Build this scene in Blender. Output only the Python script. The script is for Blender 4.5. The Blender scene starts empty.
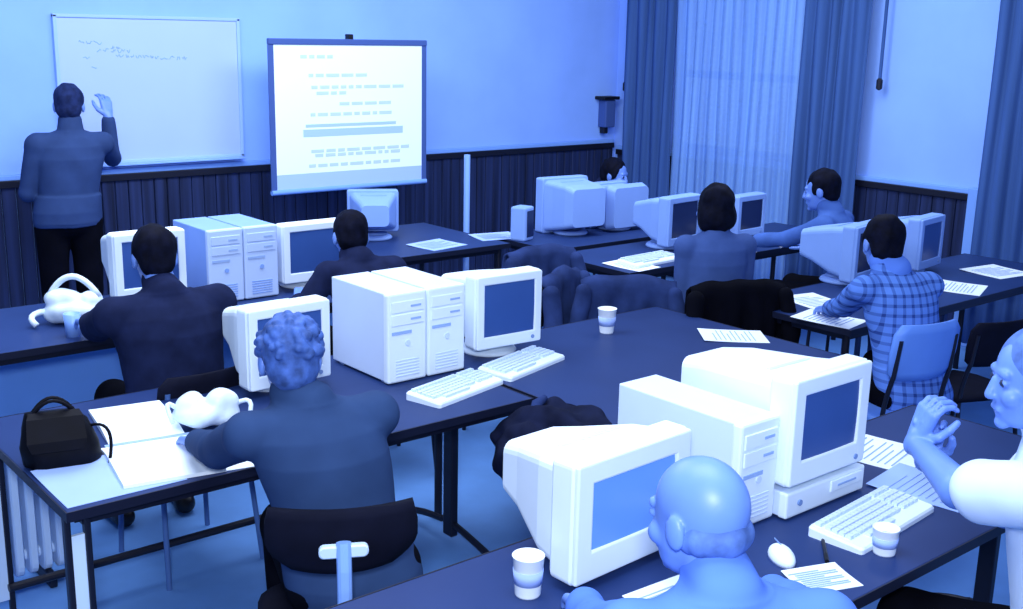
import bpy, bmesh, math, random
import numpy as np
from mathutils import Vector, Matrix, noise
random.seed(7)
SC = bpy.context.scene
COL = SC.collection
PI = math.pi
R = math.radians
V = Vector

# ------------------------------------------------------------------ materials
def s2l(v):
    v /= 255.0
    return v / 12.92 if v <= 0.04045 else ((v + 0.055) / 1.055) ** 2.4
def mat(name, rgb, rough=0.6, spec=0.3, noise_amt=0.0, nscale=8.0, emit=None, estr=0.0, metal=0.0, stretch=None, alpha=None):
    """rgb in 0..255 display values; turned into a diffuse colour, with a little procedural mottling."""
    m = bpy.data.materials.new(name)
    m.use_nodes = True
    nt = m.node_tree
    b = nt.nodes['Principled BSDF']
    c = tuple(s2l(x) for x in rgb)
    b.inputs['Roughness'].default_value = rough
    b.inputs['Specular IOR Level'].default_value = spec
    b.inputs['Metallic'].default_value = metal
    if noise_amt > 0:
        tc = nt.nodes.new('ShaderNodeTexCoord')
        mp = nt.nodes.new('ShaderNodeMapping')
        if stretch: mp.inputs['Scale'].default_value = stretch
        nz = nt.nodes.new('ShaderNodeTexNoise'); nz.inputs['Scale'].default_value = nscale
        nz.inputs['Detail'].default_value = 4
        rp = nt.nodes.new('ShaderNodeValToRGB')
        lo = [x * (1 - noise_amt) for x in c]; hi = [min(1, x * (1 + noise_amt)) for x in c]
        rp.color_ramp.elements[0].position = 0.3; rp.color_ramp.elements[1].position = 0.7
        rp.color_ramp.elements[0].color = (*lo, 1); rp.color_ramp.elements[1].color = (*hi, 1)
        nt.links.new(tc.outputs['Object'], mp.inputs['Vector'])
        nt.links.new(mp.outputs['Vector'], nz.inputs['Vector'])
        nt.links.new(nz.outputs['Fac'], rp.inputs['Fac'])
        nt.links.new(rp.outputs['Color'], b.inputs['Base Color'])
    else:
        b.inputs['Base Color'].default_value = (*c, 1)
    if emit:
        b.inputs['Emission Color'].default_value = (*(s2l(x) for x in emit), 1)
        b.inputs['Emission Strength'].default_value = estr
    return m

M = {}
M['wall'] = mat('painted_wall', (140, 180, 250), 0.85, 0.1, 0.05, 2.5)
M['floor'] = mat('linoleum', (96, 146, 212), 0.55, 0.25, 0.08, 5)
M['wood'] = mat('dark_wood_panelling', (30, 41, 76), 0.5, 0.25, 0.55, 1.0, stretch=(26, 26, 0.7))
M['rail'] = mat('pale_cap_rail', (120, 165, 235), 0.6)
M['wood_dark'] = mat('black_wood_rail', (12, 16, 34), 0.5)
M['whiteboard'] = mat('whiteboard_enamel', (168, 192, 242), 0.45, 0.3, 0.02, 3)
M['board_frame'] = mat('whiteboard_frame', (156, 190, 246), 0.4)
M['ink'] = mat('faded_marker', (140, 178, 240), 0.7)
M['screen_frame'] = mat('screen_frame_metal', (62, 88, 150), 0.5)
M['screen'] = mat('projection_fabric', (215, 232, 246), 0.9, 0.0, emit=(215, 240, 255), estr=0.22)  # emission stands in for the projector beam falling on the fabric
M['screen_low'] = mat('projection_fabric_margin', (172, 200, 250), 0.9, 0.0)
M['slide_text'] = mat('slide_text', (180, 204, 245), 0.9, 0.0, emit=(190, 215, 255), estr=0.12)  # projected lettering, beam light put in as weaker emission
M['slide_text_dark'] = mat('slide_text_heavy', (165, 195, 245), 0.9, 0.0, emit=(170, 205, 255), estr=0.08)
M['drape'] = mat('heavy_curtain', (62, 92, 146), 0.9, 0.05, 0.18, 2.0, stretch=(9, 9, 0.3))
M['sheer'] = mat('sheer_curtain', (122, 170, 250), 0.9, 0.05, 0.10, 2.0, stretch=(12, 12, 0.3))
M['glass'] = mat('window_glass', (120, 165, 245), 0.1, 0.5)
M['frame_paint'] = mat('window_paint', (110, 150, 225), 0.5)
M['metal_light'] = mat('pale_metal', (135, 175, 240), 0.35, 0.5)
M['metal_dark'] = mat('dark_tube', (14, 19, 38), 0.45, 0.35)
M['black'] = mat('black_plastic', (6, 7, 14), 0.5, 0.3)
M['beige'] = mat('computer_casing', (226, 240, 250), 0.55, 0.25, 0.02, 6)
M['beige2'] = mat('computer_side', (205, 222, 246), 0.6, 0.2, 0.02, 6)
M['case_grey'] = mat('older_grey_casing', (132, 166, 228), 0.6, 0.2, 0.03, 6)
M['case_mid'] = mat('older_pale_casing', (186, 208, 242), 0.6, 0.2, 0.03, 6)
M['tube_blue'] = mat('blue_painted_tube', (70, 104, 160), 0.5, 0.3)
M['groove'] = mat('casing_groove', (120, 150, 200), 0.7)
M['slot'] = mat('drive_slot', (150, 178, 222), 0.7)
M['crt'] = mat('crt_glass_off', (52, 84, 148), 0.3, 0.25, 0.1, 3)
M['crt_dark'] = mat('crt_glass_dark', (30, 44, 86), 0.25, 0.3, 0.1, 3)
M['crt_on'] = mat('crt_glass_lit', (60, 100, 190), 0.25, 0.3, emit=(96, 150, 255), estr=0.62)
M['table'] = mat('dark_blue_laminate', (34, 54, 102), 0.45, 0.15, 0.08, 3)
M['panel'] = mat('blue_panel', (112, 166, 240), 0.6, 0.2, 0.05, 4)
M['table_edge'] = mat('black_edge_band', (14, 20, 42), 0.5)
M['paper'] = mat('white_paper', (236, 246, 252), 0.9, 0.0, 0.015, 20)
M['paper2'] = mat('pale_sheet', (166, 192, 248), 0.9, 0.0, 0.04, 6)
M['print'] = mat('print_grey', (160, 185, 225), 0.9, 0.0)
M['bag_black'] = mat('black_leather', (5, 6, 16), 0.6, 0.12, 0.4, 12)
M['bag_white'] = mat('white_plastic_film', (222, 238, 252), 0.35, 0.5, 0.08, 25)
M['skin'] = mat('skin', (102, 138, 214), 0.42, 0.4, 0.06, 14)
M['skin_dark'] = mat('skin_in_shade_tone', (100, 140, 215), 0.6, 0.2, 0.08, 14)
M['eye'] = mat('eye', (30, 40, 70), 0.3)
M['hair_black'] = mat('black_hair', (8, 11, 28), 0.75, 0.08, 0.5, 30)
M['hair_brown'] = mat('mid_hair', (62, 92, 156), 0.65, 0.2, 0.45, 30)
M['hair_dark'] = mat('dark_hair', (28, 40, 78), 0.8, 0.08, 0.4, 30)
M['hair_grey'] = mat('thin_grey_hair', (82, 114, 182), 0.7, 0.2, 0.3, 30)
M['jacket'] = mat('blue_grey_jacket', (42, 64, 102), 0.85, 0.1, 0.10, 9)
M['jacket_dark'] = mat('dark_sweater', (24, 32, 62), 0.9, 0.08, 0.25, 14)
M['jacket_teach'] = mat('instructor_jacket', (44, 64, 106), 0.85, 0.1, 0.12, 9)
M['shirt_e'] = mat('slate_shirt', (62, 86, 142), 0.85, 0.1, 0.12, 9)
M['shirt_f'] = mat('soft_blue_shirt', (66, 98, 165), 0.85, 0.1, 0.12, 9)
M['shirt_plaid'] = mat('light_check_shirt', (98, 145, 232), 0.85, 0.1, 0.4, 9)
def check_mat():
    m = mat('check_shirt', (92, 136, 218), 0.85, 0.1); nt = m.node_tree; b = nt.nodes['Principled BSDF']
    tc = nt.nodes.new('ShaderNodeTexCoord'); sx = nt.nodes.new('ShaderNodeSeparateXYZ'); nt.links.new(tc.outputs['Object'], sx.inputs[0])
    outs = []
    for ax, sc in (('X', 26.0), ('Z', 24.0)):
        mu = nt.nodes.new('ShaderNodeMath'); mu.operation = 'MULTIPLY'; mu.inputs[1].default_value = sc; nt.links.new(sx.outputs[ax], mu.inputs[0])
        fr = nt.nodes.new('ShaderNodeMath'); fr.operation = 'FRACT'; nt.links.new(mu.outputs[0], fr.inputs[0])
        gt = nt.nodes.new('ShaderNodeMath'); gt.operation = 'GREATER_THAN'; gt.inputs[1].default_value = 0.66; nt.links.new(fr.outputs[0], gt.inputs[0]); outs.append(gt)
    ad = nt.nodes.new('ShaderNodeMath'); ad.operation = 'ADD'; nt.links.new(outs[0].outputs[0], ad.inputs[0]); nt.links.new(outs[1].outputs[0], ad.inputs[1])
    rp = nt.nodes.new('ShaderNodeValToRGB'); e = rp.color_ramp.elements
    e[0].color = (*[s2l(v) for v in (92, 134, 214)], 1); e[1].color = (*[s2l(v) for v in (44, 70, 136)], 1)
    hf = nt.nodes.new('ShaderNodeMath'); hf.operation = 'MULTIPLY'; hf.inputs[1].default_value = 0.5; nt.links.new(ad.outputs[0], hf.inputs[0])
    nt.links.new(hf.outputs[0], rp.inputs['Fac']); nt.links.new(rp.outputs['Color'], b.inputs['Base Color']); return m
M['shirt_plaid'] = check_mat()
M['shirt_white'] = mat('white_shirt', (206, 226, 252), 0.85, 0.1, 0.04, 9)
M['shirt_pale'] = mat('pale_blue_shirt', (88, 128, 214), 0.85, 0.1, 0.04, 9)
M['trouser'] = mat('black_trousers', (7, 8, 17), 0.9, 0.05, 0.3, 9)
M['shoe'] = mat('black_shoe', (8, 9, 18), 0.4, 0.4)
M['cloth_dark'] = mat('dark_coat', (38, 54, 98), 0.9, 0.08, 0.35, 8)
M['cloth_black'] = mat('black_coat', (18, 24, 48), 0.9, 0.08, 0.35, 8)
M['pad_black'] = mat('black_upholstery', (12, 15, 32), 0.85, 0.1, 0.2, 12)
M['shell'] = mat('blue_plastic_shell', (96, 142, 226), 0.5, 0.3, 0.05, 6)
M['chrome'] = mat('bright_steel', (205, 228, 252), 0.3, 0.5)
M['radiator'] = mat('radiator_enamel', (196, 222, 252), 0.4, 0.4)

# ------------------------------------------------------------------ mesh helpers
def link(name, me, m=None, parent=None):
    o = bpy.data.objects.new(name, me)
    COL.objects.link(o)
    if m is not None and len(me.materials) == 0:
        for k in (m if isinstance(m, (list, tuple)) else [m]):
            me.materials.append(k)
    if parent is not None:
        o.parent = parent
    return o
def obj(name, bm, m, parent=None, smooth=False):
    bmesh.ops.recalc_face_normals(bm, faces=bm.faces)
    me = bpy.data.meshes.new(name)
    bm.to_mesh(me); bm.free()
    if smooth:
        me.polygons.foreach_set('use_smooth', [True] * len(me.polygons))
    return link(name, me, m, parent)
def thing(name, label, cat, loc=(0, 0, 0), rz=0, group=None):
    o = bpy.data.objects.new(name, None); COL.objects.link(o)
    o.empty_display_size = 0.1
    o.location = loc; o.rotation_euler = (0, 0, rz)
    tag(o, label, cat, group)
    return o
def tag(o, label, cat, group=None):
    o['label'] = label; o['category'] = cat
    if group: o['group'] = group
    return o
def struct(name, bm, m, parent=None):
    o = obj(name, bm, m, parent); o['kind'] = 'structure'
    return o
def dup(root, loc, rz, label, group=None):
    r = root.copy(); COL.objects.link(r); r.location = loc; r.rotation_euler = (0, 0, rz); r['label'] = label
    if group: r['group'] = group
    for ch in list(root.children):
        c = ch.copy(); COL.objects.link(c); c.parent = r
        for g in list(ch.children):
            d = g.copy(); COL.objects.link(d); d.parent = c
    return r
def nb(): return bmesh.new()
def box(bm, c, s, bev=0.0, rot=None, seg=2, mi=0):
    r = bmesh.ops.create_cube(bm, size=1)
    vs = r['verts']
    mtx = Matrix.Translation(c) @ (rot.to_4x4() if rot is not None else Matrix.Identity(4)) @ Matrix.Diagonal((*s, 1))
    bmesh.ops.transform(bm, matrix=mtx, verts=vs)
    fs = set(f for v in vs for f in v.link_faces)
    for f in fs: f.material_index = mi
    if bev > 0:
        es = list(set(e for v in vs for e in v.link_edges))
        bmesh.ops.bevel(bm, geom=es, offset=bev, segments=seg, profile=0.5, affect='EDGES')
    return bm
def frame_of(d):
    d = d.normalized()
    a = V((0, 0, 1)) if abs(d.z) < 0.9 else V((1, 0, 0))
    x = d.cross(a).normalized(); y = d.cross(x).normalized()
    return x, y
def rings(bm, rr, closed_ends=True, mi=0):
    """rr: list of lists of points, same length; skins them and caps the ends."""
    vv = [[bm.verts.new(p) for p in ring] for ring in rr]
    n = len(vv[0])
    for a, b in zip(vv, vv[1:]):
        for i in range(n):
            f = bm.faces.new((a[i], a[(i + 1) % n], b[(i + 1) % n], b[i])); f.material_index = mi
    if closed_ends:
        bm.faces.new(list(reversed(vv[0]))).material_index = mi
        bm.faces.new(vv[-1]).material_index = mi
    return bm
def tube(bm, pts, r, n=10, mi=0):
    pts = [V(p) for p in pts]
    rr = []
    for i, p in enumerate(pts):
        d = (pts[min(i + 1, len(pts) - 1)] - pts[max(i - 1, 0)])
        if i == 0: x, y = frame_of(d)
        else:
            dn = d.normalized(); x = (x - dn * x.dot(dn)).normalized(); y = dn.cross(x)
        rad = r[i] if isinstance(r, (list, tuple)) else r
        rr.append([p + (x * math.cos(2 * PI * k / n) + y * math.sin(2 * PI * k / n)) * rad for k in range(n)])
    return rings(bm, rr, mi=mi)
def arc(p0, p1, p2, k=6):
    p0, p1, p2 = V(p0), V(p1), V(p2)
    return [p0 * (1 - t) ** 2 + p1 * 2 * t * (1 - t) + p2 * t * t for t in [i / k for i in range(k + 1)]]
def lathe(bm, prof, n=24, at=(0, 0, 0)):
    a = V(at)
    rings(bm, [[a + V((r * math.cos(2 * PI * k / n), r * math.sin(2 * PI * k / n), z)) for k in range(n)] for r, z in prof])
    return bm
def rrect(w, d, r, z, cx=0, cy=0, k=4):
    out = []
    for sx, sy, a0 in ((1, 1, 0), (-1, 1, 90), (-1, -1, 180), (1, -1, 270)):
        for i in range(k + 1):
            a = R(a0 + 90 * i / k)
            out.append(V((cx + sx * (w / 2 - r) + r * math.cos(a), cy + sy * (d / 2 - r) + r * math.sin(a), z)))
    return out
def prism_y(bm, rects):
    """rects: (y, cx, cz, w, h, r) cross-sections in the xz plane along y."""
    rr = []
    for (y, cx, cz, w, h, r) in rects:
        rr.append([V((p.x + cx, y, p.y + cz)) for p in rrect(w, h, r, 0)])
    rings(bm, rr)
    return bm

# ------------------------------------------------------------------ blobs (one continuous surface from overlapping solids)
def p_ell(c, r, rot=None):
    return ('e', V(c), V(r), rot)
def p_cap(a, b, ra, rb=None):
    return ('c', V(a), V(b), ra, ra if rb is None else rb)
def p_loft(rr):
    return ('l', rr)
def grow(pr, d):
    if pr[0] == 'e': return ('e', pr[1], pr[2] + V((d, d, d)), pr[3])
    if pr[0] == 'c': return ('c', pr[1], pr[2], pr[3] + d, pr[4] + d)
    return ('l', [(c, rx + d, ry + d) for c, rx, ry in pr[1]])
def sdf(pr, X, Y, Z):
    if pr[0] == 'e':
        c, r, rot = pr[1], pr[2], pr[3]
        x, y, z = X - c.x, Y - c.y, Z - c.z
        if rot is not None:
            m = rot.transposed()
            x, y, z = m[0][0] * x + m[0][1] * y + m[0][2] * z, m[1][0] * x + m[1][1] * y + m[1][2] * z, m[2][0] * x + m[2][1] * y + m[2][2] * z
        k0 = np.sqrt((x / r.x) ** 2 + (y / r.y) ** 2 + (z / r.z) ** 2)
        k1 = np.sqrt((x / r.x ** 2) ** 2 + (y / r.y ** 2) ** 2 + (z / r.z ** 2) ** 2) + 1e-6
        return k0 * (k0 - 1) / k1
    if pr[0] == 'c':
        a, b, ra, rb = pr[1:]
        d = b - a; L2 = max(d.length_squared, 1e-9)
        t = np.clip(((X - a.x) * d.x + (Y - a.y) * d.y + (Z - a.z) * d.z) / L2, 0, 1)
        return np.sqrt((X - a.x - d.x * t) ** 2 + (Y - a.y - d.y * t) ** 2 + (Z - a.z - d.z * t) ** 2) - (ra + (rb - ra) * t)
    rr = sorted(pr[1], key=lambda q: q[0].z)
    zs = [c.z for c, _, _ in rr]
    I = lambda f: np.interp(Z, zs, [f(q) for q in rr])
    cx, cy, rx, ry = I(lambda q: q[0].x), I(lambda q: q[0].y), I(lambda q: q[1]), I(lambda q: q[2])
    x, y = X - cx, Y - cy
    k0 = np.sqrt((x / rx) ** 2 + (y / ry) ** 2); k1 = np.sqrt((x / rx ** 2) ** 2 + (y / ry ** 2) ** 2) + 1e-6
    d2 = k0 * (k0 - 1) / k1
    return np.maximum(np.maximum(d2, Z - zs[-1]), zs[0] - Z)
def bounds(pr):
    if pr[0] == 'e': r = max(pr[2]); return pr[1] - V((r, r, r)), pr[1] + V((r, r, r))
    if pr[0] == 'c':
        r = max(pr[3], pr[4]); a, b = pr[1], pr[2]
        return V([min(a[i], b[i]) - r for i in range(3)]), V([max(a[i], b[i]) + r for i in range(3)])
    lo = V([min(c[i] - (rx, ry, 0)[i] for c, rx, ry in pr[1]) for i in range(3)]); hi = V([max(c[i] + (rx, ry, 0)[i] for c, rx, ry in pr[1]) for i in range(3)])
    return lo, hi
def small(pr):
    return min(pr[2]) if pr[0] == 'e' else (min(pr[3], pr[4]) if pr[0] == 'c' else 0.06)
def wav(q, seed):
    """cheap smooth noise in about -1..1 for an (n,3) array"""
    rng = np.random.RandomState(seed + 17); out = np.zeros(len(q))
    for k in range(9):
        d = rng.normal(size=3); d *= rng.uniform(0.6, 1.9) / np.linalg.norm(d)
        out += np.sin(q @ d + rng.uniform(0, 6.28) + 1.2 * np.sin(q @ rng.normal(size=3) * 0.5)) / (1 + 0.25 * k)
    return out / 3.2
def blob(name, prims, m, parent=None, voxel=0.006, smooth=2, fold=0.0, fscale=7.0, seed=0, fstretch=(1, 1, 1), paint=None):
    """one continuous skin over smoothly joined solids (distance field turned into quads)"""
    pad = 0.03; h = voxel
    bb = [bounds(p) for p in prims]
    lo = np.array([min(b[0][i] for b in bb) for i in range(3)]) - 3 * h; hi = np.array([max(b[1][i] for b in bb) for i in range(3)]) + 3 * h
    n = np.ceil((hi - lo) / h).astype(int) + 1
    F = np.full(n, pad, np.float32)
    ax = [lo[i] + h * np.arange(n[i]) for i in range(3)]
    for p, (b0, b1) in zip(prims, bb):
        i0 = [max(0, int((b0[i] - pad - lo[i]) / h)) for i in range(3)]; i1 = [min(n[i], int((b1[i] + pad - lo[i]) / h) + 2) for i in range(3)]
        sl = tuple(slice(i0[i], i1[i]) for i in range(3))
        X, Y, Z = np.meshgrid(*[ax[i][sl[i]] for i in range(3)], indexing='ij', sparse=True)
        d = np.minimum(sdf(p, X, Y, Z), pad).astype(np.float32); a = F[sl]
        k = min(0.022, max(0.0015, 0.30 * small(p)))
        q = np.maximum(k - np.abs(a - d), 0) / k
        F[sl] = np.minimum(a, d) - q * q * k * 0.25
    S = F < 0
    nx, ny, nz = n
    c8 = [(i, j, k) for i in (0, 1) for j in (0, 1) for k in (0, 1)]
    sub = lambda A, o: A[o[0]:nx - 1 + o[0], o[1]:ny - 1 + o[1], o[2]:nz - 1 + o[2]]
    cnt = sum(sub(S, o).astype(np.int8) for o in c8)
    act = (cnt > 0) & (cnt < 8)
    idx = np.full(act.shape, -1, np.int64); cells = np.argwhere(act); idx[act] = np.arange(len(cells))
    acc = np.zeros((len(cells), 3)); w = np.zeros(len(cells))
    val = {o: F[cells[:, 0] + o[0], cells[:, 1] + o[1], cells[:, 2] + o[2]].astype(np.float64) for o in c8}
    for o in c8:
        for ax_ in range(3):
            if o[ax_] == 0:
                o2 = list(o); o2[ax_] = 1; o2 = tuple(o2)
                a, b = val[o], val[o2]; cr = (a < 0) != (b < 0)
                t = np.where(cr, a / np.where(cr, a - b, 1), 0)
                pt = np.tile(np.array(o, float), (len(cells), 1)); pt[:, ax_] = t
                acc += pt * cr[:, None]; w += cr
    G = np.stack([sum(val[o] * (1 if o[i] else -1) for o in c8) for i in range(3)], 1); G /= np.linalg.norm(G, axis=1)[:, None] + 1e-9
    P = (cells + acc / w[:, None]) * h + lo
    if fold > 0: P = P + G * (fold * wav(P * np.array(fstretch) * fscale * 2.2, seed))[:, None]
    faces = []
    for ax_ in range(3):
        u, v = (ax_ + 1) % 3, (ax_ + 2) % 3
        s0 = [slice(1, n[i] - 1) for i in range(3)]; s1 = list(s0)
        s0[ax_] = slice(0, n[ax_] - 1); s1[ax_] = slice(1, n[ax_])
        A, B = S[tuple(s0)], S[tuple(s1)]
        e = np.argwhere(A != B); inside = A[tuple(e.T)]
        off = np.array([1, 1, 1]); off[ax_] = 0; e = e + off
        def at(du, dv):
            q = e.copy(); q[:, u] -= du; q[:, v] -= dv; return idx[q[:, 0], q[:, 1], q[:, 2]]
        quad = np.stack([at(1, 1), at(0, 1), at(0, 0), at(1, 0)], 1)
        quad[~inside] = quad[~inside][:, ::-1]
        faces.append(quad)
    Q = np.concatenate(faces)
    me = bpy.data.meshes.new(name)
    me.vertices.add(len(P)); me.vertices.foreach_set('co', P.astype(np.float32).ravel())
    me.loops.add(Q.size); me.loops.foreach_set('vertex_index', Q.astype(np.int32).ravel())
    me.polygons.add(len(Q)); me.polygons.foreach_set('loop_start', np.arange(0, Q.size, 4, dtype=np.int32))
    for k in (m if isinstance(m, (list, tuple)) else [m]): me.materials.append(k)
    if paint: me.polygons.foreach_set('material_index', paint(P[Q].mean(1)).astype(np.int32))
    me.update(calc_edges=True)
    me.polygons.foreach_set('use_smooth', np.ones(len(Q), bool))
    return link(name, me, None, parent)

# ------------------------------------------------------------------ people
def ik(s, h, l1, l2, pole):
    d = h - s; L = d.length
    if L > (l1 + l2) * 0.995:
        h = s + d.normalized() * (l1 + l2) * 0.995; d = h - s; L = d.length
    a = (l1 * l1 - l2 * l2 + L * L) / (2 * L)
    hh = math.sqrt(max(l1 * l1 - a * a, 0))
    dn = d.normalized(); p = V(pole); p = p - dn * p.dot(dn); p.normalize()
    return s + dn * a + p * hh, h
def hand_prims(w, d, nrm, side, curl=0.5, sc=1.0):
    """w wrist, d towards the fingers, nrm out of the back of the hand; thumb leaves on side (+1/-1) of the palm."""
    d = d.normalized(); nrm = (nrm - d * nrm.dot(d)).normalized(); s = d.cross(nrm).normalized() * side
    L = 0.092 * sc
    out = [p_cap(w - d * 0.01, w + d * 0.02 * sc, 0.026 * sc, 0.024 * sc)]
    for k in (-1.5, -0.5, 0.5, 1.5):
        out.append(p_cap(w + d * 0.015 * sc + s * k * 0.011 * sc, w + d * L + s * k * 0.0195 * sc, 0.017 * sc, 0.0125 * sc))
    for k, fl in zip((1.5, 0.5, -0.5, -1.5), (0.072, 0.08, 0.074, 0.058)):
        p = w + d * L + s * k * 0.0205 * sc
        dir_ = (d + s * k * 0.05).normalized(); ang = curl * 0.55
        for j, fr in enumerate((0.44, 0.32, 0.24)):
            dd = Matrix.Rotation(-ang, 3, s * side) @ dir_ if False else (dir_ * math.cos(ang) - nrm * math.sin(ang)).normalized()
            q = p + dd * fl * fr * sc
            out.append(p_cap(p, q, (0.0092 - j * 0.0008) * sc, (0.0086 - j * 0.0009) * sc))
            p = q; ang += curl * (0.9 if j == 0 else 0.7) + 0.05 * (k == -1.5)
    t0 = w + d * 0.022 * sc + s * 0.024 * sc - nrm * 0.006
    t1 = t0 + (d * 0.6 + s * 0.75 - nrm * 0.25).normalized() * 0.04 * sc
    t2 = t1 + (d * 0.9 + s * 0.25 - nrm * 0.35 * (0.5 + curl)).normalized() * 0.034 * sc
    t3 = t2 + (d * 0.95 - s * 0.05 - nrm * 0.4 * (0.5 + curl)).normalized() * 0.026 * sc
    out += [p_cap(t0, t1, 0.016 * sc, 0.0125 * sc), p_cap(t1, t2, 0.0115 * sc, 0.0105 * sc), p_cap(t2, t3, 0.0105 * sc, 0.0088 * sc)]
    return out

def person(label, loc, rz, stand=False, lean=(0, 0.05), head=(0, 0), head_off=(0, 0, 0), rh=None, lh=None, rpole=(0.6, -0.5, -0.6), lpole=(-0.6, -0.5, -0.6),
           top='jacket', leg='trouser', skin='skin', hair='hair_dark', hair_kind='short', build=1.0, voxel=0.006, top_name='jacket', cuff=0.9, hand_dir=None,
           rnrm=(0, 0, 1), lnrm=(0, 0, 1), rdir=None, ldir=None, rcurl=0.5, lcurl=0.5, fold=0.006, seed=1, spread=1.0, waist_low=0.0, tall=1.0, seat=0.46, knee_turn=0.0,
           short_sleeve=False, at=None, collar=None, sleeve=0.010):
    b = build
    zp = 0.93 if stand else seat + 0.105
    lx, ly = lean
    root = thing('person', label, 'person', loc, rz)
    up = 0.46 * tall
    sh = V((lx, ly, zp + up))                       # between the shoulders
    def sp(t, bow=0.0): return V((lx * t, ly * t + bow, zp + up * t))
    tor = [(sp(-0.24), 0.09 * b, 0.085 * b), (sp(-0.2), 0.145 * b, 0.112 * b), (sp(-0.05), 0.168 * b, 0.122 * b), (sp(0.12), 0.160 * b, 0.112 * b), (sp(0.32), 0.148 * b, 0.104 * b), (sp(0.55, -0.005), 0.158 * b, 0.110 * b),
           (sp(0.75, -0.012), 0.170 * b, 0.112 * b), (sp(0.9, -0.015), 0.168 * b, 0.098 * b), (sp(1.0, -0.012), 0.130 * b, 0.08 * b), (sp(1.07, -0.008), 0.075 * b, 0.062 * b)]
    if stand: tor = [(sp(-0.02), 0.165 * b, 0.122 * b)] + tor[3:]
    torso = [p_loft(tor)]
    S = {s: sp(0.93, -0.01) + V((s * 0.172 * b, 0, -0.005)) for s in (1, -1)}
    torso += [p_cap(S[-1], S[1], 0.052 * b)]
    hips = {s: V((s * 0.088 * b, 0.0 if not stand else 0, zp - 0.02)) for s in (1, -1)}
    if stand:
        knees = {s: V((s * 0.10, 0.02, 0.50)) for s in (1, -1)}
        ank = {s: V((s * 0.11, 0.0, 0.085)) for s in (1, -1)}
    else:
        kt = math.sin(knee_turn) * 0.4
        knees = {s: V((s * 0.125 * spread + kt, 0.41, zp - 0.015)) for s in (1, -1)}
        ank = {s: V((s * 0.13 * spread + kt * 1.1, 0.40, 0.09)) for s in (1, -1)}
    legs, feet = [], []
    for s in (1, -1):
        legs += [p_cap(hips[s], knees[s], 0.084 * b, 0.058 * b), p_cap(knees[s], ank[s] + V((0, 0, 0.0)), 0.056 * b, 0.038)]
        feet += [p_cap(ank[s] + V((0, -0.03, -0.045)), ank[s] + V((s * 0.02, 0.14, -0.052)), 0.036, 0.03), p_cap(ank[s], ank[s] + V((0, -0.01, -0.04)), 0.036)]
    default = {1: V((0.25, 0.36, 0.77)), -1: V((-0.25, 0.36, 0.77))}
    if stand: default = {s: V((s * 0.27, 0.06, 0.78)) for s in (1, -1)}
    arms_u, arms_f, hands, cut_u = [], [], [], []
    for s, tgt, pole, nrm, dr, cu in ((1, rh, rpole, rnrm, rdir, rcurl), (-1, lh, lpole, lnrm, ldir, lcurl)):
        t = V(tgt) if tgt is not None else default[s]
        e, w = ik(S[s], t, 0.285, 0.25, pole)
        arms_u += [p_cap(S[s], e, 0.050 * b, 0.041 * b)]; cut_u += [p_cap(S[s], S[s].lerp(e, 0.74), 0.054 * b, 0.050 * b)]
        arms_f += [(e, w)]
        d = V(dr) if dr is not None else (w - e)
        hands += hand_prims(w, d, V(nrm), -s if True else s, cu)
    fore_skin = [p_cap(e, w, 0.039 * b, 0.026) for e, w in arms_f]
    fore_slv = [p_cap(e, e.lerp(w, cuff), 0.043 * b, 0.034) for e, w in arms_f]
    # head
    hc = sp(1.07) + V((lx * 0.16, 0.025 + ly * 0.2, 0.145)) + V(head_off)
    HR = (Matrix.Rotation(head[0], 3, 'Z') @ Matrix.Rotation(head[1], 3, 'X'))
    H = lambda p: hc + HR @ V(p)
    headp = [p_ell(H((0, -0.012, 0.03)), (0.074, 0.094, 0.088), HR), p_ell(H((0, 0.025, -0.03)), (0.060, 0.066, 0.083), HR),
             p_ell(H((0, 0.034, -0.075)), (0.046, 0.05, 0.036), HR), p_ell(H((0, 0.070, -0.098)), (0.02, 0.018, 0.016), HR),
             p_cap(H((0, 0.086, 0.008)), H((0, 0.099, -0.028)), 0.009, 0.0125), p_ell(H((0, 0.089, -0.032)), (0.016, 0.013, 0.010), HR),
             p_cap(H((-0.034, 0.074, 0.026)), H((0.034, 0.074, 0.026)), 0.012), p_cap(H((-0.018, 0.082, -0.062)), H((0.018, 0.082, -0.062)), 0.0085),
             p_ell(H((0.037, 0.062, -0.028)), (0.024, 0.024, 0.024)), p_ell(H((-0.037, 0.062, -0.028)), (0.024, 0.024, 0.024)),
             p_ell(H((0.031, 0.077, 0.006)), (0.0135, 0.0115, 0.0095), HR), p_ell(H((-0.031, 0.077, 0.006)), (0.0135, 0.0115, 0.0095), HR),
             p_ell(H((0.077, -0.008, -0.006)), (0.011, 0.021, 0.033), HR), p_ell(H((-0.077, -0.008, -0.006)), (0.011, 0.021, 0.033), HR)]
    neck = [p_cap(sp(1.0, -0.005), H((0, -0.022, -0.05)), 0.058 * b, 0.054)]
    eyes = [H((sx * 0.031, 0.087, 0.006)) for sx in (1, -1)]
    lip = H((0, 0.09, -0.062))
    def paint(c):
        return np.minimum(*[np.linalg.norm(c - np.array(e), axis=1) for e in eyes]) < 0.0105
    shrink = -0.006
    body = headp + neck + [grow(p, shrink) for p in torso + arms_u + legs] + fore_skin + hands + [grow(p, -0.004) for p in feet]
    blob('body', body, [M[skin], M['eye']], root, voxel, 2, paint=paint)
    # garments
    if short_sleeve:
        slv = []
    else:
        slv = [grow(p, 0.008) for p in fore_slv]
    tt = [grow(p, 0.010) for p in torso] + [grow(p, sleeve) for p in (cut_u if short_sleeve else arms_u)]
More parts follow.
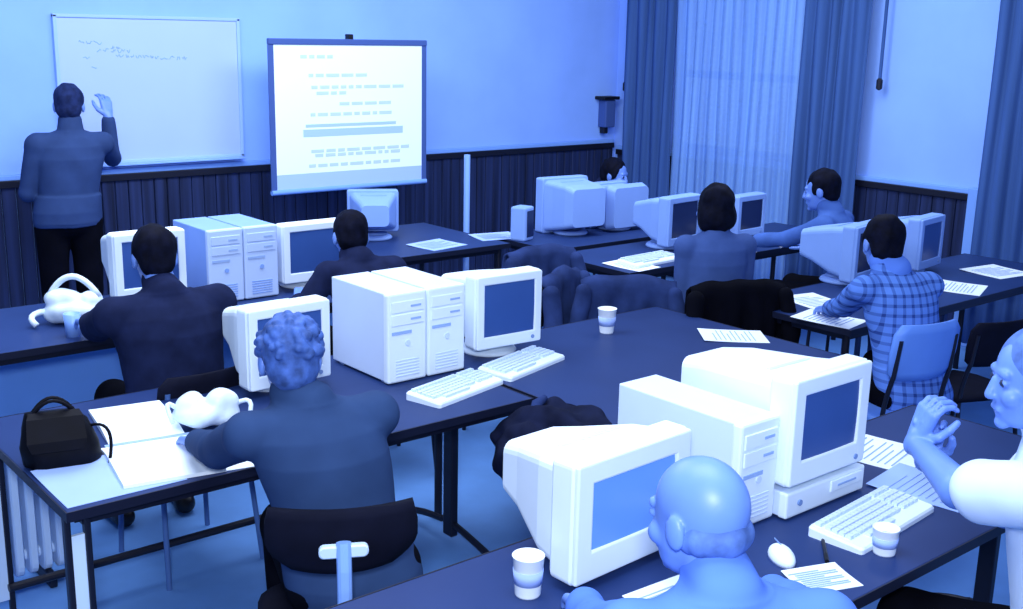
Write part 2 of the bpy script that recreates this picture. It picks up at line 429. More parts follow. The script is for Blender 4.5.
    if stand:  # jacket skirt reaching over the hips
        tt.append(p_loft([(V((0, 0, zp - 0.035)), 0.180 * b, 0.13 * b), (V((0, 0, zp + 0.05)), 0.180 * b, 0.135 * b), (sp(0.3), 0.172 * b, 0.125 * b)]))
    else:
        tt.append(p_loft([(sp(-0.17), 0.175 * b, 0.125 * b), (sp(0.0), 0.183 * b, 0.137 * b), (sp(0.2), 0.172 * b, 0.125 * b)]))
    tt += [p_cap(sp(1.04, -0.012), H((0, -0.026, -0.088)), 0.070 * b, 0.064)]   # collar
    blob(top_name, tt + slv, M[top], root, voxel, 3, fold, 9.0, seed, (1, 1, 1))
    lg = [grow(p, 0.012) for p in legs] + [p_ell((0, 0.0, zp - 0.01), (0.168 * b, 0.122 * b, 0.10))]
    blob('trousers', lg, M[leg], root, max(voxel, 0.007), 3, 0.005, 8, seed + 5)
    for s, k in ((1, 0), (-1, 2)):
        blob('shoe', [grow(p, 0.006) for p in feet[k:k + 2]], M['shoe'], root, 0.007, 2)
    if collar:
        blob('collar', [p_cap(sp(1.07, -0.012), H((0, -0.027, -0.072)), 0.0725 * b, 0.066)], M[collar], root, voxel, 2)
    # hair
    hp = []
    if hair_kind in ('short', 'curly', 'bob', 'bun'):
        hp = [p_ell(H((0, -0.024, 0.042)), (0.083, 0.098, 0.09), HR), p_ell(H((0, -0.055, -0.015)), (0.072, 0.056, 0.066), HR)]
        for sx in (1, -1):
            hp.append(p_ell(H((sx * 0.066, 0.012, 0.02)), (0.016, 0.03, 0.04), HR))
        if hair_kind == 'curly':
            rng = random.Random(seed)
            for k in range(110):
                a = rng.uniform(0, 2 * PI); u = rng.uniform(-0.25, 1)
                q = V((math.cos(a) * math.sqrt(1 - u * u) * 0.084, -0.026 + math.sin(a) * math.sqrt(1 - u * u) * 0.096, 0.04 + u * 0.088))
                if q.y < 0.045: hp.append(p_ell(H(q), (0.0135, 0.0135, 0.0125)))
        if hair_kind == 'bob':
            hp += [p_ell(H((0, -0.05, -0.04)), (0.092, 0.066, 0.085), HR), p_ell(H((0.07, -0.01, -0.035)), (0.028, 0.05, 0.075), HR), p_ell(H((-0.07, -0.01, -0.035)), (0.028, 0.05, 0.075), HR)]
    elif hair_kind == 'fringe':
        hp = [p_ell(H((0, -0.033, -0.020)), (0.0738, 0.0745, 0.046), HR)]
    if hp:
        blob('hair', hp, M[hair], root, 0.005 if voxel < 0.007 else 0.006, 1, 0.0045, 38, seed, (1, 1, 0.45))
    return root

def loc2(root_loc, rz, p):
    """a world point in the local frame of a figure at root_loc turned by rz"""
    d = V(p) - V(root_loc)
    return Matrix.Rotation(-rz, 3, 'Z') @ d

# ------------------------------------------------------------------ computers
def crt_monitor(label, loc, rz, w=0.36, h=0.33, depth=0.38, glass='crt', group=None, lift=0.06, case='beige', bezel=0.036, back=0.52):
    """face towards local -y at y=0; origin on the table under the middle of the face"""
    root = thing('crt_monitor', label, 'monitor', loc, rz, group)
    z = lift + h / 2
    bm = nb()
    prism_y(bm, [(0.0, 0, z, w - 0.012, h - 0.012, 0.012), (0.008, 0, z, w, h, 0.016), (0.068, 0, z, w, h, 0.018), (0.075, 0, z, w - 0.008, h - 0.008, 0.018)])
    obj('front_cabinet', bm, M[case], root)
    bm = nb()
    prism_y(bm, [(0.075, 0, z, w - 0.03, h - 0.03, 0.03), (0.15, 0, z + 0.002, w - 0.06, h - 0.05, 0.03), (depth * 0.79, 0, z + 0.012, w * (back + 0.1), h * (back + 0.08), 0.03), (depth, 0, z + 0.012, w * back, h * (back - 0.03), 0.03)])
    hs = obj('rear_housing', bm, M[case], root)
    bm = nb()
    for k in range(7):
        box(bm, (0, 0.145 + k * 0.014, z + h / 2 - 0.022 - k * 0.0035), (w * 0.5, 0.005, 0.006))
    obj('vent', bm, M['beige2' if case == 'beige' else case], hs)
    bm = nb()
    # bezel: four bars around the glass
    bw = bezel
    for sx in (-1, 1): box(bm, (sx * (w / 2 - bw / 2 - 0.004), -0.004, z), (bw, 0.016, h - 0.012), 0.005)
    box(bm, (0, -0.004, z + h / 2 - bw / 2 - 0.004), (w - 0.012, 0.0155, bw), 0.005)
    box(bm, (0, -0.004, z - h / 2 + bw * 0.75 + 0.002), (w - 0.012, 0.0155, bw * 1.4), 0.005)
    bz = obj('bezel', bm, M[case], root)
    bm = nb()
    gw, gh = w - 2 * bw, h - bw * 2.4
    nx, nz = 8, 6
    g = [[bm.verts.new((gw * (i / nx - 0.5), -0.010 + 0.007 * (((i / nx - 0.5) * 2) ** 2 + ((j / nz - 0.5) * 2) ** 2) / 2 * 1.0, z + bw * 0.2 + gh * (j / nz - 0.5))) for i in range(nx + 1)] for j in range(nz + 1)]
    for j in range(nz):
        for i in range(nx): bm.faces.new((g[j][i], g[j][i + 1], g[j + 1][i + 1], g[j + 1][i]))
    obj('screen', bm, M[glass], root, True)
    bm = nb(); 
    tube(bm, [(w / 2 - 0.05, -0.010, z - h / 2 + 0.028), (w / 2 - 0.05, -0.016, z - h / 2 + 0.028)], 0.008, 12)
    obj('power_button', bm, M['groove'], bz)
    bm = nb()
    lathe(bm, [(0.115, 0), (0.12, 0.008), (0.11, 0.02), (0.07, 0.03), (0.065, lift - 0.004), (0.09, lift + 0.004)], 28, (0, 0.14, 0))
    obj('swivel_stand', bm, M[case], root, True)
    return root
def tower(label, loc, rz, w=0.18, d=0.42, h=0.36, group=None, case='beige2', front='beige'):
    """front towards local -y at y=0; origin on the table"""
    root = thing('computer_tower', label, 'computer', loc, rz, group)
    bm = nb(); box(bm, (0, d / 2 + 0.012, h / 2 + 0.006), (w - 0.006, d - 0.024, h - 0.008), 0.004); obj('case', bm, M[case], root)
    bm = nb(); box(bm, (0, 0.012, h / 2 + 0.004), (w, 0.034, h - 0.002), 0.008); fp = obj('front_panel', bm, M[front], root)
    for k, (zz, hh) in enumerate(((h - 0.05, 0.042), (h - 0.1, 0.042))):
        bm = nb(); box(bm, (0, -0.006, zz), (w * 0.82, 0.006, hh), 0.002); dr = obj('drive_bay', bm, M[front], root)
        bm = nb(); box(bm, (w * 0.2, -0.0095, zz), (w * 0.26, 0.003, 0.008)); obj('drive_slot', bm, M['slot'], dr)
    bm = nb(); box(bm, (-w * 0.15, -0.0058, h - 0.15), (w * 0.5, 0.004, 0.012)); obj('floppy_slot', bm, M['slot'], root)
    bm = nb(); tube(bm, [(0, -0.004, h * 0.45), (0, -0.010, h * 0.45)], 0.011, 14); obj('power_button', bm, M[case], root)
    bm = nb()
    for k in range(6): box(bm, (0, -0.006, 0.03 + k * 0.012), (w * 0.6, 0.003, 0.004))
    obj('vent', bm, M[case], fp)
    for sx in (-1, 1):
        for yy in (0.05, d - 0.05):
            bm = nb(); box(bm, (sx * (w / 2 - 0.025), yy, 0.004), (0.025, 0.03, 0.008), 0.002); obj('foot', bm, M['groove'], root)
    return root
def keyboard(label, loc, rz, w=0.45, d=0.165):
    root = thing('keyboard', label, 'keyboard', loc, rz)
    bm = nb()
    rings(bm, [rrect(w, d, 0.012, 0.0), rrect(w, d, 0.012, 0.012), rrect(w - 0.008, d - 0.008, 0.012, 0.018)])
    for v in bm.verts:
        if v.co.z > 0.006: v.co.z += 0.012 * (v.co.y / d + 0.5)
    obj('body', bm, M['beige'], root)
    bm = nb()
    rows = [(0.062, 14), (0.032, 14), (0.012, 14), (-0.008, 13), (-0.028, 12)]
    for (yy, n) in rows:
        x0, x1 = -w / 2 + 0.018, w / 2 - 0.12
        for k in range(n):
            cx = x0 + (x1 - x0) * (k + 0.5) / n
            box(bm, (cx, yy, 0.026 + 0.012 * (yy / d + 0.5) - 0.004), ((x1 - x0) / n * 0.86, 0.0165, 0.011))
        for k in range(4):
            box(bm, (w / 2 - 0.095 + k * 0.023, yy, 0.022 + 0.012 * (yy / d + 0.5)), (0.019, 0.0165, 0.011))
    box(bm, (-0.06, -0.052, 0.022 + 0.002), (0.14, 0.0165, 0.011))
    obj('keys', bm, M['beige2'], root)
    return root
def mouse(label, loc, rz):
    root = thing('computer_mouse', label, 'mouse', loc, rz)
    bm = nb(); bmesh.ops.create_uvsphere(bm, u_segments=20, v_segments=12, radius=1)
    for v in bm.verts:
        v.co = V((v.co.x * 0.031, v.co.y * 0.055, max(v.co.z, -0.25) * 0.03 + 0.0075))
    obj('shell', bm, M['beige'], root, True)
    bm = nb()
    box(bm, (0, 0.03, 0.036), (0.0015, 0.045, 0.004)); obj('button_split', bm, M['groove'], root)
    return root

# ------------------------------------------------------------------ furniture
def desk(name, label, x0, x1, y0, y1, legs='four', ztop=0.74, inset=0.05, group=None):
    cx, cy = (x0 + x1) / 2, (y0 + y1) / 2
    w, d = x1 - x0, y1 - y0
    root = thing(name, label, 'table', (cx, cy, 0), 0, group)
    bm = nb(); box(bm, (0, 0, ztop - 0.013), (w, d, 0.026), 0.003); top = obj('table_top', bm, M['table'], root)
    bm = nb()
    for sy in (-1, 1): box(bm, (0, sy * (d / 2 + 0.002), ztop - 0.015), (w + 0.008, 0.004, 0.030))
    for sx in (-1, 1): box(bm, (sx * (w / 2 + 0.002), 0, ztop - 0.015), (0.004, d, 0.030))
    obj('edge_band', bm, M['table_edge'], top)
    bm = nb()
    for sy in (-1, 1): box(bm, (0, sy * (d / 2 - 0.05), ztop - 0.045), (w - 0.1, 0.025, 0.036))
    for sx in (-1, 1): box(bm, (sx * (w / 2 - 0.05), 0, ztop - 0.045), (0.025, d - 0.12, 0.036))
    obj('apron_frame', bm, M['metal_dark'], root)
    def twin(sx, sy):
        bm = nb()
        px, py = sx * (w / 2 - 0.035), sy * (d / 2 - 0.04)
        box(bm, (px - 0.028, py, (ztop - 0.03) / 2), (0.018, 0.028, ztop - 0.03), 0.004)
        box(bm, (px + 0.028, py, (ztop - 0.03) / 2), (0.018, 0.028, ztop - 0.03), 0.004)
        l = obj('leg', bm, M['metal_dark'], root)
        bm = nb(); box(bm, (px, py, 0.37), (0.038, 0.012, 0.56)); obj('leg_plate', bm, M['chrome'], l)
    def post(sx, sy):
        bm = nb(); px, py = sx * (w / 2 - inset), sy * (d / 2 - inset)
        tube(bm, [(px, py, 0.0), (px, py, ztop - 0.03)], 0.017, 12); obj('leg', bm, M['metal_dark'], root)
    def tee(sx):
        bm = nb(); px = sx * (w / 2 - 0.03)
        box(bm, (px, 0.0, ztop / 2), (0.035, 0.06, ztop - 0.07), 0.006); l = obj('leg', bm, M['metal_dark'], root)
        bm = nb(); tube(bm, [(px, -d / 2 + 0.14, 0.012)] + arc((px, -d / 2 + 0.16, 0.03), (px, -0.05, 0.09), (px, 0, 0.09)) + [(px, 0.05, 0.09)] + arc((px, 0.06, 0.085), (px, d / 2 - 0.2, 0.07), (px, d / 2 - 0.1, 0.012)), 0.014, 10)
        obj('foot_bar', bm, M['metal_dark'], l)
    if legs in ('four', 'panel'):
        for sx in (-1, 1):
            for sy in (-1, 1): post(sx, sy)
        if legs == 'panel':
            bm = nb(); box(bm, (0, d / 2 - 0.08, 0.41), (w - 0.2, 0.016, 0.58), 0.003); obj('modesty_panel', bm, M['panel'], root)
    elif legs == 'twin_tee':
        twin(-1, -1); twin(-1, 1); tee(1)
        bm = nb(); tube(bm, [(-w / 2 + 0.05, d / 2 - 0.06, 0.14), (w / 2 - 0.07, d / 2 - 0.06, 0.14)], 0.015, 10); obj('stretcher', bm, M['metal_dark'], root)
    elif legs == 'tee':
        tee(-1); tee(1)
        bm = nb(); box(bm, (0, d / 2 - 0.12, 0.5), (w - 0.18, 0.016, 0.36)); obj('modesty_panel', bm, M['table'], root)
    elif legs == 'bars':
        for sx in (-1, 1):
            for sy in (-1, 1): post(sx, sy)
        n = 9
        for k in range(n):
            bm = nb(); px = -w / 2 + 0.1 + 0.9 * k / (n - 1)
            box(bm, (px, -d / 2 + 0.09, 0.40), (0.03, 0.014, 0.6)); obj('front_slat', bm, M['table'], root)
        bm = nb(); box(bm, (-w / 2 + 0.55, -d / 2 + 0.1, 0.1), (0.98, 0.02, 0.05)); obj('bottom_rail', bm, M['metal_dark'], root)
    return root

def make_school_chair(label, seat_m='pad_black', back_m='pad_black', frame_m='metal_dark'):
    """backrest on local -y, sitter looks to +y"""
    t = thing('classroom_chair', label, 'chair')
    bm = nb()
    g = []
    for j in range(7):
        y = -0.2 + 0.4 * j / 6
        g.append([V((x * 0.2 * (1 - 0.06 * (j == 6)), y, 0.446 - 0.012 * (1 - abs(x)) - 0.012 * max(0, (j - 4)) / 2)) for x in (-1, -0.66, -0.33, 0, 0.33, 0.66, 1)])
    top = [[bm.verts.new(p) for p in r] for r in g]; bot = [[bm.verts.new(p - V((0, 0, 0.018))) for p in r] for r in g]
    for j in range(6):
        for i in range(6):
            bm.faces.new((top[j][i], top[j][i + 1], top[j + 1][i + 1], top[j + 1][i])); bm.faces.new((bot[j][i], bot[j + 1][i], bot[j + 1][i + 1], bot[j][i + 1]))
    def side(a, b):
        for k in range(len(a) - 1): bm.faces.new((a[k], b[k], b[k + 1], a[k + 1]))
    side(top[0], bot[0]); side(bot[-1], top[-1]); side([r[0] for r in bot], [r[0] for r in top]); side([r[-1] for r in top], [r[-1] for r in bot])
    obj('seat', bm, M[seat_m], t, True)
    bm = nb(); 
    rr = []
    for (z, w, y) in ((0.60, 0.30, -0.235), (0.63, 0.38, -0.24), (0.70, 0.40, -0.25), (0.78, 0.39, -0.262), (0.815, 0.32, -0.268)):
        ring = []
        for k in range(9): 
            x = -1 + k / 4; ring.append(V((x * w / 2, y + 0.03 * x * x - 0.009, z)))
        for k in range(9):
            x = 1 - k / 4; ring.append(V((x * w / 2, y + 0.03 * x * x + 0.009, z)))
        rr.append(ring)
    rings(bm, rr); obj('backrest', bm, M[back_m], t, True)
    for s in (-1, 1):
        bm = nb(); tube(bm, [(s * 0.19, 0.18, 0.0), (s * 0.175, 0.165, 0.42)], 0.0105, 10); obj('leg', bm, M[frame_m], t)
        bm = nb(); tube(bm, [(s * 0.2, -0.24, 0.0)] + arc((s * 0.18, -0.19, 0.40), (s * 0.175, -0.18, 0.5), (s * 0.172, -0.225, 0.62)) + [(s * 0.168, -0.243, 0.76)], 0.0105, 10); obj('leg', bm, M[frame_m], t)
        bm = nb(); tube(bm, [(s * 0.175, -0.185, 0.415), (s * 0.175, 0.165, 0.415)], 0.0105, 10); obj('seat_rail', bm, M[frame_m], t)
    bm = nb(); tube(bm, [(-0.175, 0.1, 0.412), (0.175, 0.1, 0.412)], 0.009, 10); obj('cross_bar', bm, M[frame_m], t)
    return t
def make_task_chair(label, loc, rz, seat_z=0.47, arm=True, back=(0.56, 0.80), back_w=0.40):
    t = thing('swivel_chair', label, 'chair', loc, rz)
    bm = nb(); rings(bm, [rrect(0.40, 0.38, 0.1, seat_z - 0.055), rrect(0.45, 0.43, 0.12, seat_z - 0.04), rrect(0.45, 0.43, 0.12, seat_z - 0.012), rrect(0.41, 0.39, 0.11, seat_z)]); obj('seat', bm, M['pad_black'], t, True)
    z0, z1 = back
    bm = nb(); rr = []
    for k in range(9):
        u = k / 8; z = z0 + (z1 - z0) * u
        w = back_w * (1 - 0.42 * max(0, 0.5 - u) ** 1.6 * 2.4 - 0.10 * max(0, u - 0.75) * 4 * 0.5)
        y = -0.24 - 0.02 * u
        th = 0.028 * (0.6 + 0.4 * math.sin(PI * min(1, max(0, u))))
        ring = [V((x * w / 2, y + 0.045 * x * x - th, z)) for x in [-1 + i / 5 for i in range(11)]] + [V((x * w / 2, y + 0.045 * x * x + th * 0.8, z)) for x in [1 - i / 5 for i in range(11)]]
        rr.append(ring)
    rings(bm, rr); bk = obj('backrest', bm, M['pad_black'], t, True)
    zc = (z0 + z1) / 2
    bm = nb(); rings(bm, [[V((p.x, -0.288 - dy, p.y + zc - 0.005)) for p in rrect(0.125 - 2 * k, 0.034 - 2 * k, 0.014 - k, 0)] for dy, k in ((0, 0), (0.014, 0.0), (0.018, 0.004))])
    obj('back_bracket', bm, M['chrome'], bk)
    bm = nb(); pts = [(0, -0.3, zc + 0.02), (0, -0.315, zc - 0.05)] + arc((0, -0.32, zc - 0.1), (0, -0.33, seat_z - 0.085), (0, -0.22, seat_z - 0.09)) + [(0, -0.03, seat_z - 0.085)]
    tube(bm, pts, 0.019, 12)
    obj('support_bar', bm, M['metal_light'], t)
    bm = nb(); lathe(bm, [(0.07, seat_z - 0.09), (0.075, seat_z - 0.06), (0.075, seat_z - 0.055)], 20); obj('mechanism', bm, M['black'], t)
    bm = nb(); lathe(bm, [(0.028, 0.08), (0.03, 0.25), (0.02, 0.26), (0.02, seat_z - 0.09)], 16); obj('gas_post', bm, M['metal_dark'], t)
    for k in range(5):
        a = R(18 + 72 * k); d = V((math.cos(a), math.sin(a), 0))
        bm = nb(); tube(bm, [d * 0.02 + V((0, 0, 0.105)), d * 0.17 + V((0, 0, 0.09)), d * 0.29 + V((0, 0, 0.068))], [0.026, 0.021, 0.016], 10); l = obj('base_leg', bm, M['black'], t)
        bm = nb(); s = V((-d.y, d.x, 0))
        tube(bm, [d * 0.285 + s * -0.022 + V((0, 0, 0.027)), d * 0.285 + s * 0.022 + V((0, 0, 0.027))], 0.027, 14)
        tube(bm, [d * 0.285 + V((0, 0, 0.03)), d * 0.285 + V((0, 0, 0.075))], 0.008, 8); obj('castor', bm, M['black'], l)
    if arm:
        for s in (-1, 1):
            bm = nb(); tube(bm, [(s * 0.2, 0.0, seat_z - 0.06)] + arc((s * 0.24, 0.0, seat_z - 0.06), (s * 0.275, 0, seat_z - 0.06), (s * 0.275, 0.0, seat_z + 0.03)) + [(s * 0.275, 0, seat_z + 0.19)], 0.012, 10); am = obj('armrest', bm, M['metal_dark'], t)
            bm = nb(); box(bm, (s * 0.275, 0.0, seat_z + 0.2), (0.05, 0.24, 0.025), 0.01); obj('arm_pad', bm, M['black'], am)
    return t

def coat(label, loc, rz, m, w=0.44, zt=0.82, drop=0.34, seed=1, cat='coat', name='coat', th=0.03, yb=-0.255):
    """a garment draped over a chair back whose top is at zt and whose back plane is local y=yb"""
    root = thing(name, label, cat, loc, rz)
    bm = nb()
    nu, nv = 26, 30
    rng = random.Random(seed)
    def P(u, v, off):
        x = (u - 0.5) * w * (1 + 0.10 * abs(v - 0.5))
        L = drop * 2 * (v - 0.5)
        r = 0.03
        if abs(L) < r * 1.5:
            a = L / (r * 1.5) * PI / 2; y = math.sin(a) * (r + off); z = zt - 0.01 + math.cos(a) * (r + off)
        else:
            sg = 1 if L > 0 else -1
            dl = abs(L) - r * 1.5
            y = sg * (r + off + 0.06 * dl + 0.02 * math.sin(u * 17 + seed + sg) * min(1, dl * 5) + 0.014 * math.sin(u * 33 + seed * 2) * min(1, dl * 5)); z = zt - 0.01 - dl * (1.0 if sg < 0 else 0.7) * (1 - 0.12 * math.sin(u * 7 + seed))
            if z < 0.1: z = 0.1
        z += 0.02 * noise.noise(V((u * 4, v * 4, seed)))  - 0.03 * (abs(u - 0.5) * 2) ** 3
        return V((x, yb + y, z))
    A = [[bm.verts.new(P(i / nu, j / nv, th * 0.55)) for i in range(nu + 1)] for j in range(nv + 1)]
    B = [[bm.verts.new(P(i / nu, j / nv, th * 0.15)) for i in range(nu + 1)] for j in range(nv + 1)]
    for j in range(nv):
        for i in range(nu):
            bm.faces.new((A[j][i], A[j][i + 1], A[j + 1][i + 1], A[j + 1][i])); bm.faces.new((B[j][i], B[j + 1][i], B[j + 1][i + 1], B[j][i + 1]))
    for i in range(nu):
        bm.faces.new((A[0][i], B[0][i], B[0][i + 1], A[0][i + 1])); bm.faces.new((A[nv][i], A[nv][i + 1], B[nv][i + 1], B[nv][i]))
    for j in range(nv):
        bm.faces.new((A[j][0], A[j + 1][0], B[j + 1][0], B[j][0])); bm.faces.new((A[j][nu], B[j][nu], B[j + 1][nu], A[j + 1][nu]))
    obj('cloth', bm, m, root, True)
    sl = []
    for s in (-1, 1):
        x = s * w * 0.52
        sl = [p_cap((x * 0.92, yb - 0.05, zt - 0.05), (x * 1.02, yb - 0.09, zt - 0.22), 0.042, 0.045), p_cap((x * 1.02, yb - 0.09, zt - 0.22), (x * 0.96, yb - 0.075, zt - 0.40), 0.045, 0.036)]
        blob('sleeve', sl, m, root, 0.008, 2, 0.008, 12, seed + s)
    return root

def sheet(bm, pts, z, th=0.002):
    lo = [bm.verts.new((x, y, z)) for x, y in pts]; hi = [bm.verts.new((x, y, z + th)) for x, y in pts]
    n = len(pts)
    bm.faces.new(lo[::-1]); bm.faces.new(hi)
    for i in range(n): bm.faces.new((lo[i], lo[(i + 1) % n], hi[(i + 1) % n], hi[i]))
def paper(label, x, y, rz, w=0.21, d=0.297, z=0.74, m='paper', lines=True, name='paper_sheet', group=None):
    root = thing(name, label, 'paper', (x, y, z), rz, group)
    bm = nb(); 
    n = 6
    rr = []
    for k in range(n + 1):
        yy = d * (k / n - 0.5); zz = 0.0006 + 0.006 * (k / n) ** 3
        rr.append([V((-w / 2, yy, zz)), V((w / 2, yy, zz)), V((w / 2, yy, zz + 0.0014)), V((-w / 2, yy, zz + 0.0014))])
    rings(bm, rr); obj('sheet', bm, M[m], root)
    if lines:
        bm = nb()
        for k in range(9):
            yy = -d * 0.3 + k * d * 0.075
            q = (yy / d + 0.5); zz = 0.0006 + 0.006 * q ** 3 + 0.0030
            box(bm, (-(0.03 if k % 3 == 2 else 0), yy, zz), (w * (0.55 if k % 3 == 2 else 0.75), 0.004, 0.0012))
        obj('print', bm, M['print'], root)
    return root

# ================================================================== THE ROOM
YW, XW = 7.3, 7.3
bm = nb(); box(bm, (4.0, 3.4, -0.05), (8.4, 9.4, 0.1)); struct('floor', bm, M['floor'])
bm = nb(); box(bm, (3.65, YW + 0.075, 1.5), (7.6, 0.15, 3.0)); struct('wall_front', bm, M['wall'])
# right wall: pieces around the window opening
wy0, wy1, wz0, wz1 = 5.15, 6.62, 1.10, 2.75
bm = nb()
box(bm, (XW + 0.075, (YW + wy1) / 2, 1.5), (0.15, YW - wy1, 3.0)); box(bm, (XW + 0.075, (wy0 - 0.6) / 2, 1.5), (0.15, wy0 + 0.6, 3.0))
box(bm, (XW + 0.075, (wy0 + wy1) / 2, wz0 / 2), (0.15, wy1 - wy0, wz0)); box(bm, (XW + 0.075, (wy0 + wy1) / 2, (3.0 + wz1) / 2), (0.15, wy1 - wy0, 3.0 - wz1))
struct('wall_right', bm, M['wall'])
# window
w = struct('window_1', (lambda b: (box(b, (XW + 0.06, wy0 + 0.03, (wz0 + wz1) / 2), (0.06, 0.06, wz1 - wz0), 0.006), box(b, (XW + 0.06, wy1 - 0.03, (wz0 + wz1) / 2), (0.06, 0.06, wz1 - wz0), 0.006),
     box(b, (XW + 0.06, (wy0 + wy1) / 2, wz0 + 0.03), (0.06, wy1 - wy0, 0.06), 0.006), box(b, (XW + 0.06, (wy0 + wy1) / 2, wz1 - 0.03), (0.06, wy1 - wy0, 0.06), 0.006),
     box(b, (XW + 0.06, (wy0 + wy1) / 2, 1.74), (0.06, wy1 - wy0, 0.06), 0.006), box(b, (XW + 0.06, (wy0 + wy1) / 2, (wz0 + wz1) / 2), (0.06, 0.06, wz1 - wz0), 0.006), b)[-1])(nb()), M['frame_paint'])
def glass_mat():
    m = bpy.data.materials.new('clear_pane'); m.use_nodes = True; nt = m.node_tree; nt.nodes.clear()
    o = nt.nodes.new('ShaderNodeOutputMaterial'); mx = nt.nodes.new('ShaderNodeMixShader'); t = nt.nodes.new('ShaderNodeBsdfTransparent'); g = nt.nodes.new('ShaderNodeBsdfGlossy')
    t.inputs['Color'].default_value = (0.85, 0.92, 1, 1); g.inputs['Roughness'].default_value = 0.05; mx.inputs['Fac'].default_value = 0.06
    nt.links.new(t.outputs[0], mx.inputs[1]); nt.links.new(g.outputs[0], mx.inputs[2]); nt.links.new(mx.outputs[0], o.inputs[0]); return m
bm = nb(); box(bm, (XW + 0.06, (wy0 + wy1) / 2, (wz0 + wz1) / 2), (0.006, wy1 - wy0 - 0.1, wz1 - wz0 - 0.1)); struct('window_pane', bm, glass_mat(), w)

# wainscot: planks, black top rail, pale cap
def wainscot(name, horiz, a0, a1, pos, h=1.03):
    bm = nb(); rng = random.Random(3); a = a0
    while a < a1 - 0.01:
        wd = min(0.088, a1 - a); t = 0.020 + rng.random() * 0.006
        if horiz: box(bm, (a + wd / 2, pos - t / 2, h / 2), (wd - 0.006, t, h), 0.003, seg=1)
        else: box(bm, (pos - t / 2, a + wd / 2, h / 2), (t, wd - 0.006, h), 0.003, seg=1)
        a += wd
    p = struct(name, bm, M['wood'])
    bm = nb(); L = a1 - a0; m_ = (a0 + a1) / 2
    if horiz: box(bm, (m_, pos - 0.02, h + 0.013), (L, 0.045, 0.045), 0.004)
    else: box(bm, (pos - 0.02, m_, h + 0.013), (0.045, L, 0.045), 0.004)
    struct('wainscot_rail', bm, M['wood_dark'], p)
    bm = nb()
    if horiz: box(bm, (m_, pos - 0.018, h + 0.052), (L, 0.035, 0.034), 0.006)
    else: box(bm, (pos - 0.018, m_, h + 0.052), (0.035, L, 0.034), 0.006)
    struct('wainscot_cap', bm, M['rail'], p)
wainscot('trim_front', True, -0.1, 7.26, YW, 1.065)
wainscot('trim_right', False, 3.87, 7.24, XW, 1.01)
bm = nb(); box(bm, (XW - 0.03, 3.80, 0.545), (0.06, 0.12, 1.09), 0.006); struct('trim_end_post', bm, M['rail'])

# whiteboard
wb = thing('whiteboard', 'large pale whiteboard with faint writing on the front wall behind the instructor', 'whiteboard', (3.015, YW, 1.635))
bm = nb(); box(bm, (0, -0.012, 0), (1.20, 0.02, 0.91)); obj('writing_surface', bm, M['whiteboard'], wb)
bm = nb()
for sx in (-1, 1): box(bm, (sx * 0.61, -0.016, 0), (0.024, 0.032, 0.93), 0.004)
for sz in (-1, 1): box(bm, (0, -0.016, sz * 0.458), (1.244, 0.032, 0.022), 0.004)
obj('board_frame', bm, M['board_frame'], wb)
bm = nb(); box(bm, (0.1, -0.05, -0.472), (1.0, 0.08, 0.012), 0.003); obj('pen_tray', bm, M['metal_light'], wb)
bm = nb(); rng = random.Random(11)
for (x0, x1, z) in ((-0.47, -0.33, 0.30), (-0.36, -0.14, 0.25), (-0.27, -0.2, 0.27), (-0.24, 0.22, 0.215), (-0.45, -0.41, 0.2), (-0.4, -0.36, 0.14)):
    x = x0; bm = nb()
    while x < x1:
        l = rng.uniform(0.018, 0.05)
        pts = [(x + l * k / 5, -0.0225, z + rng.uniform(-0.012, 0.012) - 0.03 * (x - x0)) for k in range(6)]
        tube(bm, pts, 0.0028, 5); x += l + rng.uniform(0.008, 0.02)
    obj('handwriting', bm, M['ink'], wb)

# projection screen on a tripod
ps = thing('projection_screen', 'tripod projection screen showing a bright slide, in front of the dark panelling', 'projection screen', (4.285, 6.9, 0))
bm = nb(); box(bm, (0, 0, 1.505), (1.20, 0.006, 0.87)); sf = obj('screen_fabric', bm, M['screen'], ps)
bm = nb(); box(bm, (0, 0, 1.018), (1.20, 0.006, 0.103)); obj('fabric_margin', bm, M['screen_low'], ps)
bm = nb()
for sx in (-1, 1): box(bm, (sx * 0.62, 0, 1.462), (0.042, 0.012, 1.0), 0.003)
box(bm, (0, 0, 1.958), (1.28, 0.03, 0.04), 0.006)
obj('border', bm, M['screen_frame'], ps)
bm = nb(); tube(bm, [(-0.64, 0.0, 0.952), (0.64, 0.0, 0.952)], 0.018, 14); obj('roller_case', bm, M['rail'], ps)
bm = nb(); tube(bm, [(0, 0.04, 0.28), (0, 0.04, 2.0)], 0.016, 12); pl = obj('pole', bm, M['metal_dark'], ps)
bm = nb(); box(bm, (0, 0.02, 1.99), (0.035, 0.06, 0.045), 0.006); obj('hook', bm, M['black'], pl)
for k in range(3):
    a = R(90 + 120 * k); bm = nb(); tube(bm, [(0.03 * math.cos(a), 0.04 + 0.03 * math.sin(a), 0.55), (0.38 * math.cos(a), 0.04 + 0.34 * math.sin(a), 0.02)], 0.011, 8); obj('leg', bm, M['metal_dark'], ps)
bm = nb(); rng = random.Random(4)
rows = [(-0.40, -0.15, 1.86), (-0.34, 0.10, 1.735), (-0.32, 0.45, 1.655), (-0.28, -0.05, 1.615), (-0.1, 0.3, 1.54), (-0.33, 0.36, 1.47), (-0.33, 0.45, 1.22), (-0.3, 0.4, 1.19), (-0.35, 0.38, 1.12)]
for (x0, x1, z) in rows:
    x = x0; bm = nb()
    while x < x1 - 0.02:
        l = rng.uniform(0.03, 0.11); box(bm, (min(x + l / 2, x1), -0.0045, z), (l, 0.002, 0.022)); x += l + 0.02
    obj('text_line', bm, M['slide_text'], sf)
